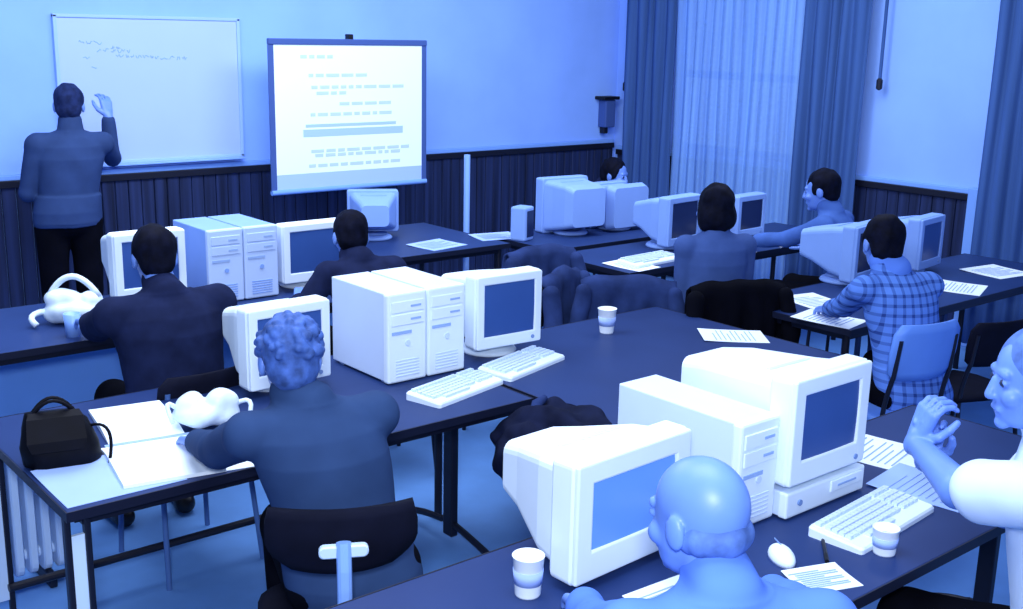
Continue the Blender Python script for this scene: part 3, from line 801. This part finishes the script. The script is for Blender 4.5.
bm = nb(); box(bm, (0.02, -0.0045, 1.345), (0.82, 0.002, 0.05)); box(bm, (0.0, -0.0045, 1.395), (0.74, 0.002, 0.02)); obj('slide_bar', bm, M['slide_text_dark'], sf)

# curtains
def curtain(name, label, y0, y1, x, m, amp=0.035, waves=7, z0=0.06, z1=2.72, seed=1, flare=0.0):
    root = thing(name, label, 'curtain', (x, (y0 + y1) / 2, 0)); bm = nb(); n = waves * 10; nz = 8
    W = y1 - y0
    rr = []
    def pt(i, j, off):
        u = i / n; v = j / nz
        yy = (u - 0.5) * W * (1 - flare * (1 - v)); ph = u * waves * 2 * PI + 0.5 * math.sin(u * 9 + seed)
        return V((off + amp * math.sin(ph) * (0.8 + 0.2 * math.sin(u * 5 + seed * 2)) + 0.012 * math.sin(v * 6 + u * 13 + seed), yy + 0.010 * math.sin(ph * 1.0 + v), z0 + (z1 - z0) * v))
    A = [[bm.verts.new(pt(i, j, -0.004)) for i in range(n + 1)] for j in range(nz + 1)]
    B = [[bm.verts.new(pt(i, j, 0.004)) for i in range(n + 1)] for j in range(nz + 1)]
    for j in range(nz):
        for i in range(n):
            bm.faces.new((A[j][i], A[j][i + 1], A[j + 1][i + 1], A[j + 1][i])); bm.faces.new((B[j][i], B[j + 1][i], B[j + 1][i + 1], B[j][i + 1]))
        bm.faces.new((A[j][0], A[j + 1][0], B[j + 1][0], B[j][0])); bm.faces.new((A[j][n], B[j][n], B[j + 1][n], A[j + 1][n]))
    for i in range(n):
        bm.faces.new((A[0][i], B[0][i], B[0][i + 1], A[0][i + 1])); bm.faces.new((A[nz][i], A[nz][i + 1], B[nz][i + 1], B[nz][i]))
    obj('fabric', bm, m, root, True)
    bm = nb(); box(bm, (0, 0, z1 + 0.02), (0.03, W, 0.05), 0.004); obj('heading_tape', bm, m, root)
    return root
def sheer_mat():
    m = mat('sheer_voile', (138, 182, 250), 0.9, 0.0, 0.16, 2.0, stretch=(12, 12, 0.3)); nt = m.node_tree
    b = nt.nodes['Principled BSDF']; o = [n for n in nt.nodes if n.type == 'OUTPUT_MATERIAL'][0]
    t = nt.nodes.new('ShaderNodeBsdfTransparent'); mx = nt.nodes.new('ShaderNodeMixShader'); mx.inputs['Fac'].default_value = 0.58
    nt.links.new(t.outputs[0], mx.inputs[1]); nt.links.new(b.outputs[0], mx.inputs[2]); nt.links.new(mx.outputs[0], o.inputs['Surface']); return m
curtain('curtain', 'dark heavy curtain hanging in the corner beside the whiteboard wall', 6.50, 7.04, 7.16, M['drape'], 0.035, 5, seed=1)
curtain('curtain', 'dark heavy curtain between the sheer window curtain and the pale bare wall', 4.68, 5.23, 7.16, M['drape'], 0.035, 5, seed=2)
curtain('curtain', 'dark heavy curtain at the right edge, beyond the short panelling', 2.4, 3.73, 7.14, M['drape'], 0.035, 11, seed=3)
curtain('sheer_curtain', 'pale sheer curtain over the window between two dark drapes', 5.22, 6.52, 7.20, sheer_mat(), 0.022, 13, seed=5)
def wand(label, y, x, z0, z1):
    r = thing('curtain_wand', label, 'curtain rod', (x, y, 0))
    bm = nb(); tube(bm, [(0, 0, z0 + 0.08), (0, 0, z1)], 0.012, 10); obj('rod', bm, M['drape'], r)
    bm = nb(); lathe(bm, [(0.004, z0), (0.022, z0 + 0.012), (0.022, z0 + 0.07), (0.008, z0 + 0.09)], 14); obj('handle', bm, M['metal_dark'], r)
wand('thin dark curtain rod hanging in the corner left of the corner drape', 7.13, 7.235, 1.56, 2.75)
wand('thin dark curtain rod hanging between the middle drape and the bare wall', 4.60, 7.22, 1.70, 2.75)
lp = thing('wall_bracket', 'small wall box with a black top plate beside the corner curtain', 'wall fitting', (7.14, YW, 1.28))
bm = nb(); box(bm, (0, -0.05, 0.085), (0.12, 0.1, 0.24), 0.01); obj('box', bm, M['screen_frame'], lp)
bm = nb(); box(bm, (-0.01, -0.06, 0.222), (0.19, 0.13, 0.028), 0.006); obj('top_plate', bm, M['black'], lp)
bm = nb(); box(bm, (-0.02, -0.04, -0.06), (0.05, 0.06, 0.06), 0.008); obj('lower_clamp', bm, M['metal_dark'], lp)
po = thing('metal_post', 'slim pale upright post standing in front of the dark panelling', 'post', (4.66, 6.05, 0))
bm = nb(); tube(bm, [(0, 0, 0.02), (0, 0, 1.24)], 0.021, 14); obj('pole', bm, M['metal_light'], po)
bm = nb(); lathe(bm, [(0.15, 0), (0.15, 0.012), (0.06, 0.03), (0.025, 0.05)], 24); obj('base', bm, M['metal_dark'], po)
ra = thing('radiator', 'pale ribbed radiator standing on the floor left of the front table', 'radiator', (0.93, 4.12, 0))
for k in range(13):
    bm = nb(); x = -0.3 + 0.05 * k
    rings(bm, [[V((x + dx, p.x, p.y + 0.33)) for p in rrect(0.13 - s, 0.56 - s, 0.05, 0)] for dx, s in ((-0.016, 0.02), (-0.011, 0), (0.011, 0), (0.016, 0.02))]); obj('fin', bm, M['radiator'], ra)
for z in (0.12, 0.54):
    bm = nb(); tube(bm, [(-0.31, 0, z), (0.31, 0, z)], 0.022, 10); obj('header_pipe', bm, M['radiator'], ra)
for x in (-0.25, 0.25):
    bm = nb(); box(bm, (x, 0, 0.028), (0.03, 0.2, 0.056), 0.008); obj('foot', bm, M['metal_dark'], ra)

# ================================================================== TABLES
desk('work_table', 'dark blue table at the front left with the open book and black bag', 0.925, 2.615, 2.985, 3.90, 'twin_tee')
desk('work_table', 'bare dark blue table in the middle, right of the white keyboards', 2.64, 4.06, 2.60, 3.72, 'four')
desk('work_table', 'second-row table behind the front table, where the person in black works', 0.6, 3.32, 4.70, 5.47, 'panel')
desk('work_table', 'far table under the projection screen', 3.56, 4.55, 5.45, 6.40, 'four')
desk('work_table', 'nearest table in the foreground with the big white monitor and mouse', 0.55, 3.7, 1.36, 2.09, 'tee')
desk('work_table', 'table with upright front slats at which the check-shirted person sits', 4.46, 6.75, 2.87, 3.57, 'bars')
desk('work_table', 'table under the window where the person with bobbed black hair works', 4.52, 6.7, 4.36, 5.02, 'four')
desk('work_table', 'rear table by the corner curtain with monitors seen from behind', 4.62, 5.75, 5.12, 5.78, 'four')

# ================================================================== COMPUTERS
T = 0.74
crt_monitor('white CRT monitor directly in front of the person in the blue-grey jacket', (1.94, 3.57, T), R(2), 0.345, 0.305, 0.36, 'crt', lift=0.03, back=0.46)
tower('white computer tower beside the monitor of the man in the blue-grey jacket', (2.355, 3.42, T), 0, 0.178, 0.40, 0.35, 'pair of towers on the front table')
tower('white computer tower standing against the right-hand monitor of the front table row', (2.540, 3.42, T), 0, 0.178, 0.40, 0.35, 'pair of towers on the front table')
crt_monitor('white CRT monitor with blank blue screen above the two white keyboards', (2.88, 3.45, T), R(-3), 0.335, 0.31, 0.38, 'crt', lift=0.05)
keyboard('white keyboard nearer the seated man in the blue-grey jacket, below the towers', (2.435, 3.215, T), R(14), 0.385)
keyboard('white keyboard in front of the monitor right of the two towers', (2.845, 3.315, T), R(16), 0.40)
crt_monitor('white CRT monitor half hidden behind the head of the person in black', (2.01, 5.0, T), 0, 0.345, 0.31, 0.38, 'crt', lift=0.075)
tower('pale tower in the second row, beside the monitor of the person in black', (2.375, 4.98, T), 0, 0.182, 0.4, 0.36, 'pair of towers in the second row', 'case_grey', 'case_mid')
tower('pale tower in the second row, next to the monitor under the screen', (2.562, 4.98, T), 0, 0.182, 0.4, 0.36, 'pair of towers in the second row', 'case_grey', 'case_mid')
crt_monitor('white CRT monitor with dark blue screen at the right end of the second row', (2.875, 5.0, T), 0, 0.37, 0.305, 0.38, 'crt', lift=0.045)
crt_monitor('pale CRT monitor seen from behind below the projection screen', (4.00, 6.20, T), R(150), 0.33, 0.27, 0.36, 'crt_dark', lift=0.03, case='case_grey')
crt_monitor('large white CRT monitor with a bright blue screen in front of the bald man', (1.915, 1.80, T), R(3), 0.425, 0.315, 0.36, 'crt_on', lift=0.02, bezel=0.055, back=0.5)
tower('white computer tower between the two foreground monitors', (2.38, 1.78, T), 0, 0.165, 0.46, 0.305)
crt_monitor('white CRT monitor at the far right of the foreground computers', (2.645, 1.745, T + 0.085), 0, 0.365, 0.315, 0.46, 'crt', lift=0.012, back=0.6, bezel=0.048)
dc = thing('desktop_computer', 'flat white desktop computer under the right-hand foreground monitor', 'computer', (2.655, 1.74, T))
bm = nb(); box(bm, (0, 0.215, 0.045), (0.37, 0.39, 0.074), 0.004); obj('case', bm, M['beige2'], dc)
bm = nb(); box(bm, (0, 0.012, 0.044), (0.376, 0.03, 0.076), 0.006); obj('front_panel', bm, M['beige'], dc)
bm = nb(); box(bm, (0.09, -0.005, 0.055), (0.15, 0.006, 0.034), 0.002); db = obj('drive_bay', bm, M['beige'], dc)
bm = nb(); box(bm, (0.09, -0.0085, 0.055), (0.09, 0.003, 0.006)); obj('drive_slot', bm, M['slot'], db)
bm = nb(); tube(bm, [(-0.13, -0.003, 0.045), (-0.13, -0.009, 0.045)], 0.009, 12); obj('power_button', bm, M['groove'], dc)
for sx in (-1, 1):
    for yy in (0.05, 0.36):
        bm = nb(); lathe(bm, [(0.014, 0.0), (0.016, 0.008), (0.012, 0.01)], 12, (sx * 0.15, yy, 0)); obj('foot', bm, M['groove'], dc)
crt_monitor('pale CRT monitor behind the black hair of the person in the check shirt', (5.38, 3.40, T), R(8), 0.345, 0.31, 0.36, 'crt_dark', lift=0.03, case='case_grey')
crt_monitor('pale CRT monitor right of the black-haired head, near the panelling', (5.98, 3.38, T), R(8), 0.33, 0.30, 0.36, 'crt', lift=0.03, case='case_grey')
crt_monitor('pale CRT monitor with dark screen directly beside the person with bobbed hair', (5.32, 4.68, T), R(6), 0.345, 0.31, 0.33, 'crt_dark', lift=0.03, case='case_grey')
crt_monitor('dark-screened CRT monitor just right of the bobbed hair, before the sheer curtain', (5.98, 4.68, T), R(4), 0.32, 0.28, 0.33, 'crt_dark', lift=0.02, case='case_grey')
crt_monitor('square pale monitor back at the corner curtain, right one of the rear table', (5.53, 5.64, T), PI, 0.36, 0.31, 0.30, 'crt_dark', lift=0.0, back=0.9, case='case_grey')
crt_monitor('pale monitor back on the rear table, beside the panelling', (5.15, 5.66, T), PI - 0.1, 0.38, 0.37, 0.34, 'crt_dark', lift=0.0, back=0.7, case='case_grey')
sp = thing('desk_speaker', 'small pale desktop loudspeaker at the left end of the rear table', 'loudspeaker', (4.69, 5.50, T), R(20))
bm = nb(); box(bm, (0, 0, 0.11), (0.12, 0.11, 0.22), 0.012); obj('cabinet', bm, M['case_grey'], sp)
bm = nb(); box(bm, (0.01, -0.056, 0.11), (0.085, 0.004, 0.17), 0.004); obj('grille', bm, M['crt_dark'], sp)
keyboard('pale keyboard on the window table beside the bobbed-hair person', (4.86, 4.52, T), R(4), 0.42)
keyboard('white keyboard on the foreground table before the right-hand monitor', (2.66, 1.585, T), R(5), 0.42)
mouse('white mouse on the foreground table beside the bald head', (2.27, 1.60, T), R(-30))

# ================================================================== PEOPLE
def P(label, at, rz, **k):
    """at = world position of the middle of the head; the figure is set down so that its head comes there"""
    lx, ly = k.get('lean', (0, 0.05)); ho = k.get('head_off', (0, 0, 0)); zp = 0.93 if k.get('stand') else k.get('seat', 0.46) + 0.105
    k['tall'] = (at[2] - zp - 0.145 - ho[2]) / (1.07 * 0.46)
    off = V((lx * 1.23 + ho[0], ly * 1.27 - 0.008 + 0.025 + ho[1], 0))
    loc = V((at[0], at[1], 0)) - Matrix.Rotation(rz, 3, 'Z') @ off
    for h in ('rh', 'lh'):
        if h in k and k[h] is not None: k[h] = loc2(loc, rz, k[h])
    for h in ('rdir', 'ldir', 'rnrm', 'lnrm', 'rpole', 'lpole'):
        if h in k and k[h] is not None: k[h] = Matrix.Rotation(-rz, 3, 'Z') @ V(k[h])
    print('PERSON', label[:40], [round(v, 2) for v in loc], 'tall', round(k['tall'], 2))
    person(label, loc, rz, **k)
    return loc
# chairs first built once, then set under each sitter
sc0 = make_school_chair('black chair under the person with bobbed black hair')
def school(loc, rz, label): return dup(sc0, (loc[0], loc[1], 0), rz, label)
def back_of(loc, rz, d=0.0): return V(loc) + Matrix.Rotation(rz, 3, 'Z') @ V((0, -d, 0))

P('person standing with back turned in dark jacket and black trousers, writing at the whiteboard', (2.28, 6.75, 1.58), R(-6), stand=True, lean=(0.05, 0.03), head=(R(-15), R(-4)),
  rh=(2.56, 6.90, 1.50), rdir=(0.0, 0.3, 1), rnrm=(0.3, -1, 0.2), rpole=(0.25, 0.4, -1), lh=(2.20, 6.97, 1.08), top='jacket_teach', hair='hair_dark', voxel=0.006, build=1.06, seed=2, rcurl=0.6)
l = P('person seen from behind in a blue-grey jacket at the front table, elbow by the book', (1.468, 2.70, 1.15), R(-10), spread=0.5, lean=(-0.085, 0.10), head=(R(-10), R(-10)), head_off=(-0.01, 0.02, -0.045),
  lh=(1.38, 3.14, 0.80), lpole=(-0.35, -0.3, -1), rh=(1.93, 3.06, 0.80), rpole=(0.3, -0.6, -1), top='jacket', hair='hair_brown', hair_kind='curly', build=1.08, seed=4, voxel=0.005)
make_task_chair('black swivel chair with a bright steel back bracket under the man in the blue-grey jacket', l + V((-0.045, 0.01, 0)), R(-28), 0.455, False, (0.69, 0.865), 0.39)
l = P('person seen from behind in a black sweater at the second-row table', (1.707, 4.20, 1.166), R(-4), lean=(0.0, 0.11), head=(R(-8), R(-12)), head_off=(0, 0.04, -0.03),
  lh=(1.60, 4.76, 0.80), rh=(1.90, 4.76, 0.80), lpole=(-0.3, -0.2, -1), rpole=(0.3, -0.2, -1), top='jacket_dark', top_name='sweater', hair='hair_black', build=1.2, seed=6, voxel=0.006)
bc = make_school_chair('black-seated chair with a blue frame under the person in the black sweater', 'pad_black', 'pad_black', 'tube_blue')
bc.location = l; bc.rotation_euler = (0, 0, R(4))
l = P('dark-clothed person bent low before the monitor under the projection screen', (2.845, 4.60, 1.075), R(-10), lean=(-0.02, 0.16), head=(R(-10), R(-15)), head_off=(0, 0.03, -0.06),
  top='jacket_dark', top_name='sweater', hair='hair_black', build=0.98, seed=8, voxel=0.007)
school(l, R(-10), 'black chair under the dark-clothed person bent low below the screen')
l = P('person with black hair facing the room behind the rear monitors in the corner', (5.96, 5.95, 1.03), PI + R(20), lean=(0, 0.14), head=(R(0), R(-8)), head_off=(0, 0.02, -0.09),
  top='jacket_dark', top_name='sweater', hair='hair_black', build=0.9, seed=9, voxel=0.007)
school(l, PI + R(20), 'black chair under the person facing the room in the corner')
l = P('person with bobbed black hair and slate shirt, seated before the window table', (4.461, 3.72, 1.195), R(-25), lean=(0.0, 0.03), head=(R(12), R(-5)), head_off=(0, 0, -0.03),
  rh=(4.68, 3.90, 0.68), lh=(4.50, 3.95, 0.68), lpole=(-0.2, -0.2, -1), rpole=(0.2, -0.2, -1), top='shirt_e', top_name='shirt', hair='hair_black', hair_kind='bob', build=0.95, seed=10, voxel=0.006)
sc0.location = l; sc0.rotation_euler = (0, 0, R(-25))
l = P('person with black hair and blue shirt leaning over the table before the middle drape', (5.703, 3.95, 1.17), R(15), lean=(-0.02, 0.15), head=(R(10), R(-10)), head_off=(0, 0.01, -0.03),
  lh=(5.60, 4.40, 0.80), lpole=(-0.2, -0.2, -1), rpole=(0.2, -0.2, -1), top='shirt_f', top_name='shirt', hair='hair_black', build=0.95, seed=11, voxel=0.006)
school(l, R(15), 'black chair under the person leaning in front of the middle drape')
l = P('person seen from behind in a light check shirt on the blue-backed chair', (4.357, 2.68, 1.185), R(-20), lean=(-0.08, 0.10), head=(R(-15), R(-10)), head_off=(-0.01, 0.01, -0.04),
  lh=(4.52, 3.04, 0.80), rh=(4.88, 2.98, 0.80), lpole=(-0.3, -0.2, -1), rpole=(0.3, -0.2, -1), top='shirt_plaid', top_name='shirt', leg='trouser', collar='shirt_pale', hair='hair_black', build=0.98, seed=12, voxel=0.006)
gc = make_school_chair('chair with a light blue plastic back under the check-shirted person', 'shell', 'shell')
gc.location = (l[0] - 0.15, l[1] + 0.07, 0); gc.rotation_euler = (0, 0, R(-14)); gc.scale = (0.9, 1, 1.14)
l = P('bald man in a pale blue shirt seen from behind at the bright blue monitor', (1.512, 1.25, 1.185), R(-30), lean=(-0.05, 0.12), head=(R(32), R(-8)), head_off=(-0.015, 0.03, -0.045),
  lh=(1.62, 1.66, 0.80), rh=(2.02, 1.46, 0.80), top='shirt_pale', top_name='shirt', hair='hair_grey', hair_kind='fringe', build=1.05, seed=13, voxel=0.0045)
school(l, R(-30), 'black chair under the bald man')
l = P('man in a white shirt at the right edge, hand raised before the face', (2.535, 1.13, 1.295), R(22), lean=(-0.02, 0.10), head=(R(25), R(-6)), head_off=(0.0, 0.03, -0.03),
  lh=(2.58, 1.44, 1.04), ldir=(0.1, -0.25, 1), lnrm=(-0.8, 0.4, 0.1), lpole=(-0.7, 0.4, -0.8), lcurl=0.9, rh=(2.64, 1.44, 0.98), rdir=(-0.1, -0.1, 1), rnrm=(0.8, 0.3, 0), rpole=(0.3, 0.2, -1), rcurl=0.8,
  top='shirt_white', top_name='shirt', hair='hair_grey', hair_kind='short', build=1.22, seed=14, voxel=0.0045, short_sleeve=True, sleeve=0.016)
school(l, R(22), 'black chair under the man in the white shirt')
school((3.70, 4.40), R(25), 'black chair holding the dark coat behind the bare middle table')
school((4.22, 4.98), R(-10), 'black chair holding a dark blue coat before the far table under the screen')
school((5.02, 2.62), R(-15), 'empty black chair right of the check-shirted person')
school((4.17, 4.06), R(-40), 'black chair holding the dark coat left of the bobbed-hair person')
coat('dark coat over the chair behind the bare middle table', (3.70, 4.40, 0), R(25), M['cloth_dark'], 0.46, 0.845, 0.42, 5)
coat('dark blue coat over the chair before the far table', (4.22, 4.98, 0), R(-10), M['cloth_dark'], 0.44, 0.845, 0.40, 8)
coat('dark coat over the chair left of the bobbed-hair person', (4.17, 4.06, 0), R(-40), M['cloth_dark'], 0.48, 0.845, 0.5, 12)
coat('black coat over the chair of the bobbed-hair person', sc0.location, R(-25), M['trouser'], 0.50, 0.86, 0.5, 15)
jk = thing('jacket', 'dark jacket slung over the left end of the bare middle table', 'jacket', (2.61, 2.77, 0.725))
blob('cloth', [p_ell((-0.01, -0.02, 0.016), (0.10, 0.17, 0.02)), p_ell((-0.085, -0.02, -0.06), (0.055, 0.20, 0.12)), p_ell((-0.14, 0.02, -0.16), (0.11, 0.21, 0.15)), p_cap((-0.09, 0.12, -0.02), (-0.15, 0.22, -0.10), 0.05, 0.045), p_cap((-0.09, -0.14, -0.05), (-0.13, -0.18, -0.28), 0.045, 0.04)],
     M['cloth_black'], jk, 0.005, 2, 0.020, 15, 21)
bm = nb(); tube(bm, [(-0.02, 0.12, 0.045), (-0.075, 0.10, 0.04), (-0.125, 0.08, -0.03)], [0.014, 0.02, 0.014], 8); obj('collar', bm, M['cloth_dark'], jk, True)

# ================================================================== SMALL THINGS
bk = thing('open_book', 'open white book lying on the front-left table beside the black bag', 'book', (1.32, 3.385, T), R(-10))
for k, (yy, L, n_) in enumerate(((0.20, 0.36, 'page_block'), (-0.185, 0.36, 'page_block'))):
    bm = nb(); rr = []
    wd = 0.24 if k == 0 else 0.30
    for i in range(9):
        u = i / 8; y = (0.008 if k == 0 else -0.008) + (1 if k == 0 else -1) * L * u; z = 0.004 + 0.020 * math.sin(min(1, u * 2.2) * PI / 2) * (1 - 0.6 * u)
        rr.append([V((-wd / 2, y, 0.001)), V((wd / 2, y, 0.001)), V((wd / 2, y, z)), V((-wd / 2, y, z))])
    rings(bm, rr); pg = obj(n_, bm, M['paper'], bk)
bm = nb(); box(bm, (0, 0, 0.0045), (0.27, 0.014, 0.006), 0.001); obj('spine', bm, M['print'], bk)
paper('pale sheet on the left corner of the front table, in front of the black bag', 1.11, 3.17, R(0), 0.35, 0.32, T, 'paper2', False)
paper('white sheet under the elbow of the man in the blue-grey jacket', 1.42, 3.10, R(-12), 0.26, 0.2, T, 'paper', False)
# black bag
bg = thing('handbag', 'black leather bag standing on the left end of the front table', 'bag', (1.045, 3.37, T), R(-14))
bg.scale = (0.84, 0.84, 0.76)
bm = nb(); rr = []
for (z, wx, wy, dx) in ((0.0, 0.24, 0.14, 0), (0.012, 0.27, 0.165, 0), (0.08, 0.27, 0.16, -0.005), (0.16, 0.23, 0.11, -0.02), (0.205, 0.18, 0.05, -0.03), (0.215, 0.165, 0.03, -0.032)):
    rr.append([p + V((dx, 0, 0)) for p in rrect(wx, wy, min(wx, wy) * 0.42, z)])
rings(bm, rr)
for v in bm.verts: v.co += V((noise.noise(v.co * 14) * 0.012, noise.noise(v.co * 14 + V((5, 0, 0))) * 0.012, 0 if v.co.z < 0.02 else noise.noise(v.co * 11) * 0.012))
obj('body', bm, M['bag_black'], bg, True)
bm = nb(); rr = []
for (y, z, w_) in ((-0.02, 0.222, 0.17), (-0.05, 0.205, 0.19), (-0.088, 0.12, 0.20), (-0.092, 0.08, 0.17)):
    rr.append([V((-w_ / 2 - 0.02, y, z)), V((w_ / 2 - 0.02, y, z)), V((w_ / 2 - 0.02, y - 0.006, z + 0.004)), V((-w_ / 2 - 0.02, y - 0.006, z + 0.004))])
rings(bm, rr); obj('flap', bm, M['bag_black'], bg)
for s in (-1, 1):
    bm = nb(); tube(bm, arc((-0.10, 0.012 * s, 0.20), (-0.02, 0.03 * s, 0.34), (0.06, 0.012 * s, 0.19), 10), 0.007, 8); obj('handle', bm, M['bag_black'], bg)
bm = nb(); tube(bm, arc((0.10, 0, 0.14), (0.19, -0.06, 0.18), (0.15, -0.09, 0.005), 10), 0.006, 8); obj('strap', bm, M['bag_black'], bg)
def crumpled(name, label, cat, loc, rz, prims, m, seed, extra=None):
    r = thing(name, label, cat, loc, rz); blob('film', prims, m, r, 0.005, 1, 0.012, 16, seed)
    if extra: extra(r)
    return r
def knot(pts, rad=0.008, m='bag_white'):
    def f(r):
        for q in pts:
            bm = nb(); tube(bm, q, rad, 8); obj('handle', bm, M[m], r, True)
    return f
crumpled('plastic_bag', 'crumpled white plastic bag by the left arm of the man in the blue-grey jacket', 'bag', (1.53, 3.40, T), R(-20),
  [p_ell((0, 0, 0.05), (0.11, 0.075, 0.045)), p_ell((-0.05, 0.01, 0.08), (0.05, 0.045, 0.045)), p_ell((0.05, -0.01, 0.085), (0.055, 0.045, 0.05))], M['bag_white'], 4,
  knot([arc((-0.09, 0, 0.07), (-0.15, -0.03, 0.14), (-0.11, -0.05, 0.04)), arc((0.09, 0, 0.07), (0.17, -0.02, 0.12), (0.13, -0.05, 0.03))]))
crumpled('plastic_bag', 'rounded white bag with open handles on the second-row table, left of the person in black', 'bag', (1.655, 5.02, T), R(-30),
  [p_ell((0, 0, 0.06), (0.13, 0.085, 0.055)), p_ell((-0.04, 0, 0.11), (0.09, 0.055, 0.05)), p_ell((0.07, 0, 0.10), (0.05, 0.045, 0.05))], M['bag_white'], 9,
  knot([arc((-0.10, 0, 0.13), (0.0, 0, 0.30), (0.11, 0, 0.12), 12), arc((-0.12, -0.02, 0.06), (-0.2, -0.08, 0.06), (-0.14, -0.1, 0.015))], 0.014))
gl = thing('drinking_glass', 'small bluish glass beside the white bag on the second-row table', 'glass', (1.57, 4.80, T))
bm = nb(); lathe(bm, [(0.028, 0.0), (0.036, 0.10), (0.033, 0.10), (0.026, 0.008)], 20); obj('tumbler', bm, M['metal_light'], gl, True)
bm = nb(); lathe(bm, [(0.025, 0.009), (0.0295, 0.05), (0.001, 0.05)], 20); obj('drink', bm, M['rail'], gl)
def cup(label, x, y, z=T, r0=0.026, r1=0.037, h=0.09, band=True):
    c = thing('paper_cup', label, 'cup', (x, y, z))
    bm = nb(); lathe(bm, [(r0, 0.0), (r0 + 0.001, 0.004), (r1, h), (r1 + 0.002, h + 0.002), (r1 - 0.001, h + 0.003), (r0, 0.01)], 24); obj('cup', bm, M['paper'], c, True)
    bm = nb(); lathe(bm, [(r0 + (r1 - r0) * 0.35 + 0.0012, h * 0.32), (r0 + (r1 - r0) * 0.7 + 0.0016, h * 0.68)], 24); obj('sleeve', bm, M['paper2'], c, True)
    return c
cup('white cup on the foreground table, left below the bright blue monitor', 1.63, 1.86, T, 0.030, 0.038, 0.10)
cup('white cup on the foreground table near the raised forearm', 2.52, 1.46, T, 0.028, 0.034, 0.07)
cup('white cup on the far edge of the bare middle table', 3.50, 3.50, T, 0.03, 0.042, 0.11)
def note(label, x, y, rz, w=0.21, d=0.297, m='paper', lines=True): return paper(label, x, y, rz, w, d, T, m, lines)
note('white sheet on the right end of the bare middle table', 3.92, 3.12, R(50), 0.21, 0.29)
note('white sheet at the near left corner of the slatted table', 4.55, 3.05, R(10), 0.22, 0.30)
note('white sheet on the slatted table, second from its left end', 4.80, 3.30, R(-12), 0.24, 0.32)
note('white sheet on the slatted table right of the check-shirted person', 5.75, 3.05, R(20), 0.3, 0.25)
note('white sheet on the slatted table nearest the right-hand drape', 6.35, 3.15, R(-8), 0.32, 0.28)
note('white sheet on the left corner of the window table', 4.68, 4.50, R(5), 0.2, 0.28)
note('white sheet on the window table, right of the bobbed-hair person', 5.55, 4.46, R(-6), 0.22, 0.2)
note('white sheet on the window table before the leaning person', 6.05, 4.50, R(9), 0.3, 0.22)
note('pale sheet on the far table under the screen', 4.12, 5.65, R(10), 0.3, 0.25, 'paper2')
note('pale sheet on the far table beside the upright post', 4.62, 5.68, R(-12), 0.3, 0.22, 'paper2')
note('white sheet on the foreground table beyond the keyboard', 3.16, 1.90, R(12), 0.26, 0.3)
note('white sheet on the foreground table nearest the front edge, below the mouse', 2.26, 1.47, R(-20), 0.16, 0.12)
note('pale sheet under the raised hand on the foreground table', 3.02, 1.62, R(8), 0.24, 0.3, 'paper2')
note('white sheet beneath the bright blue monitor', 1.90, 1.62, R(-3), 0.22, 0.16)
pn = thing('pen', 'dark pen lying beside the mouse on the foreground table', 'pen', (2.40, 1.56, T), R(40))
bm = nb(); tube(bm, [(-0.07, 0, 0.006), (0.055, 0, 0.006), (0.07, 0, 0.004)], [0.005, 0.005, 0.0015], 10); obj('barrel', bm, M['metal_dark'], pn)
bm = nb(); tube(bm, [(-0.072, 0, 0.006), (-0.03, 0, 0.006)], 0.0058, 10); obj('cap', bm, M['black'], pn)

# ================================================================== LIGHT AND CAMERA
def area(name, loc, target, size, power, color, sy=None):
    l = bpy.data.lights.new(name, 'AREA'); l.energy = power; l.color = color; l.size = size
    if sy: l.shape = 'RECTANGLE'; l.size_y = sy
    o = bpy.data.objects.new(name, l); COL.objects.link(o); o.location = loc
    o.rotation_euler = (V(target) - V(loc)).to_track_quat('-Z', 'Y').to_euler(); return o
CB = (0.88, 0.96, 1.15)
area('ceiling_tubes_left', (2.0, 4.6, 3.15), (2.0, 4.6, 0), 2.2, 88, CB, 1.6)
area('front_wall_fill', (3.7, 5.2, 3.1), (4.3, 7.3, 1.4), 4.0, 62, CB, 0.5)  # added fill light, widened and tilted to brighten the front wall
area('ceiling_tubes_near', (1.6, 1.8, 3.15), (1.8, 2.0, 0), 1.8, 60, CB, 1.4)
area('ceiling_tubes_right', (5.4, 4.0, 3.15), (5.9, 4.2, 0), 2.2, 58, CB, 1.6)
area('camera_flash', (-0.12, -0.1, 2.35), (2.6, 3.0, 0.9), 0.25, 95, (0.88, 0.96, 1.15))
W = bpy.data.worlds.new('World'); SC.world = W; W.use_nodes = True
bgn = W.node_tree.nodes['Background']; bgn.inputs['Color'].default_value = (0.30, 0.48, 0.95, 1); bgn.inputs['Strength'].default_value = 0.55

f, yh, roll, yaw, H = 1130.0, 32.0, R(1.2), R(40), 2.05
p = math.atan((304.5 - yh) / f)
fw = V((math.sin(yaw) * math.cos(p), math.cos(yaw) * math.cos(p), -math.sin(p))); rt0 = V((math.cos(yaw), -math.sin(yaw), 0)); up0 = rt0.cross(fw)
rt = rt0 * math.cos(roll) + up0 * math.sin(roll); up = up0 * math.cos(roll) - rt0 * math.sin(roll)
cd = bpy.data.cameras.new('camera'); cam = bpy.data.objects.new('camera', cd); COL.objects.link(cam)
mw = Matrix((( rt.x, up.x, -fw.x, 0), (rt.y, up.y, -fw.y, 0), (rt.z, up.z, -fw.z, H), (0, 0, 0, 1)))
cam.matrix_world = mw; cd.sensor_width = 36; cd.lens = f * 36 / 1023; cd.clip_start = 0.05; cd.clip_end = 60
SC.camera = cam
vs = SC.view_settings; vs.view_transform = 'Standard'; vs.look = 'None'; vs.exposure = 0.0; vs.gamma = 1.0; vs.use_curve_mapping = False
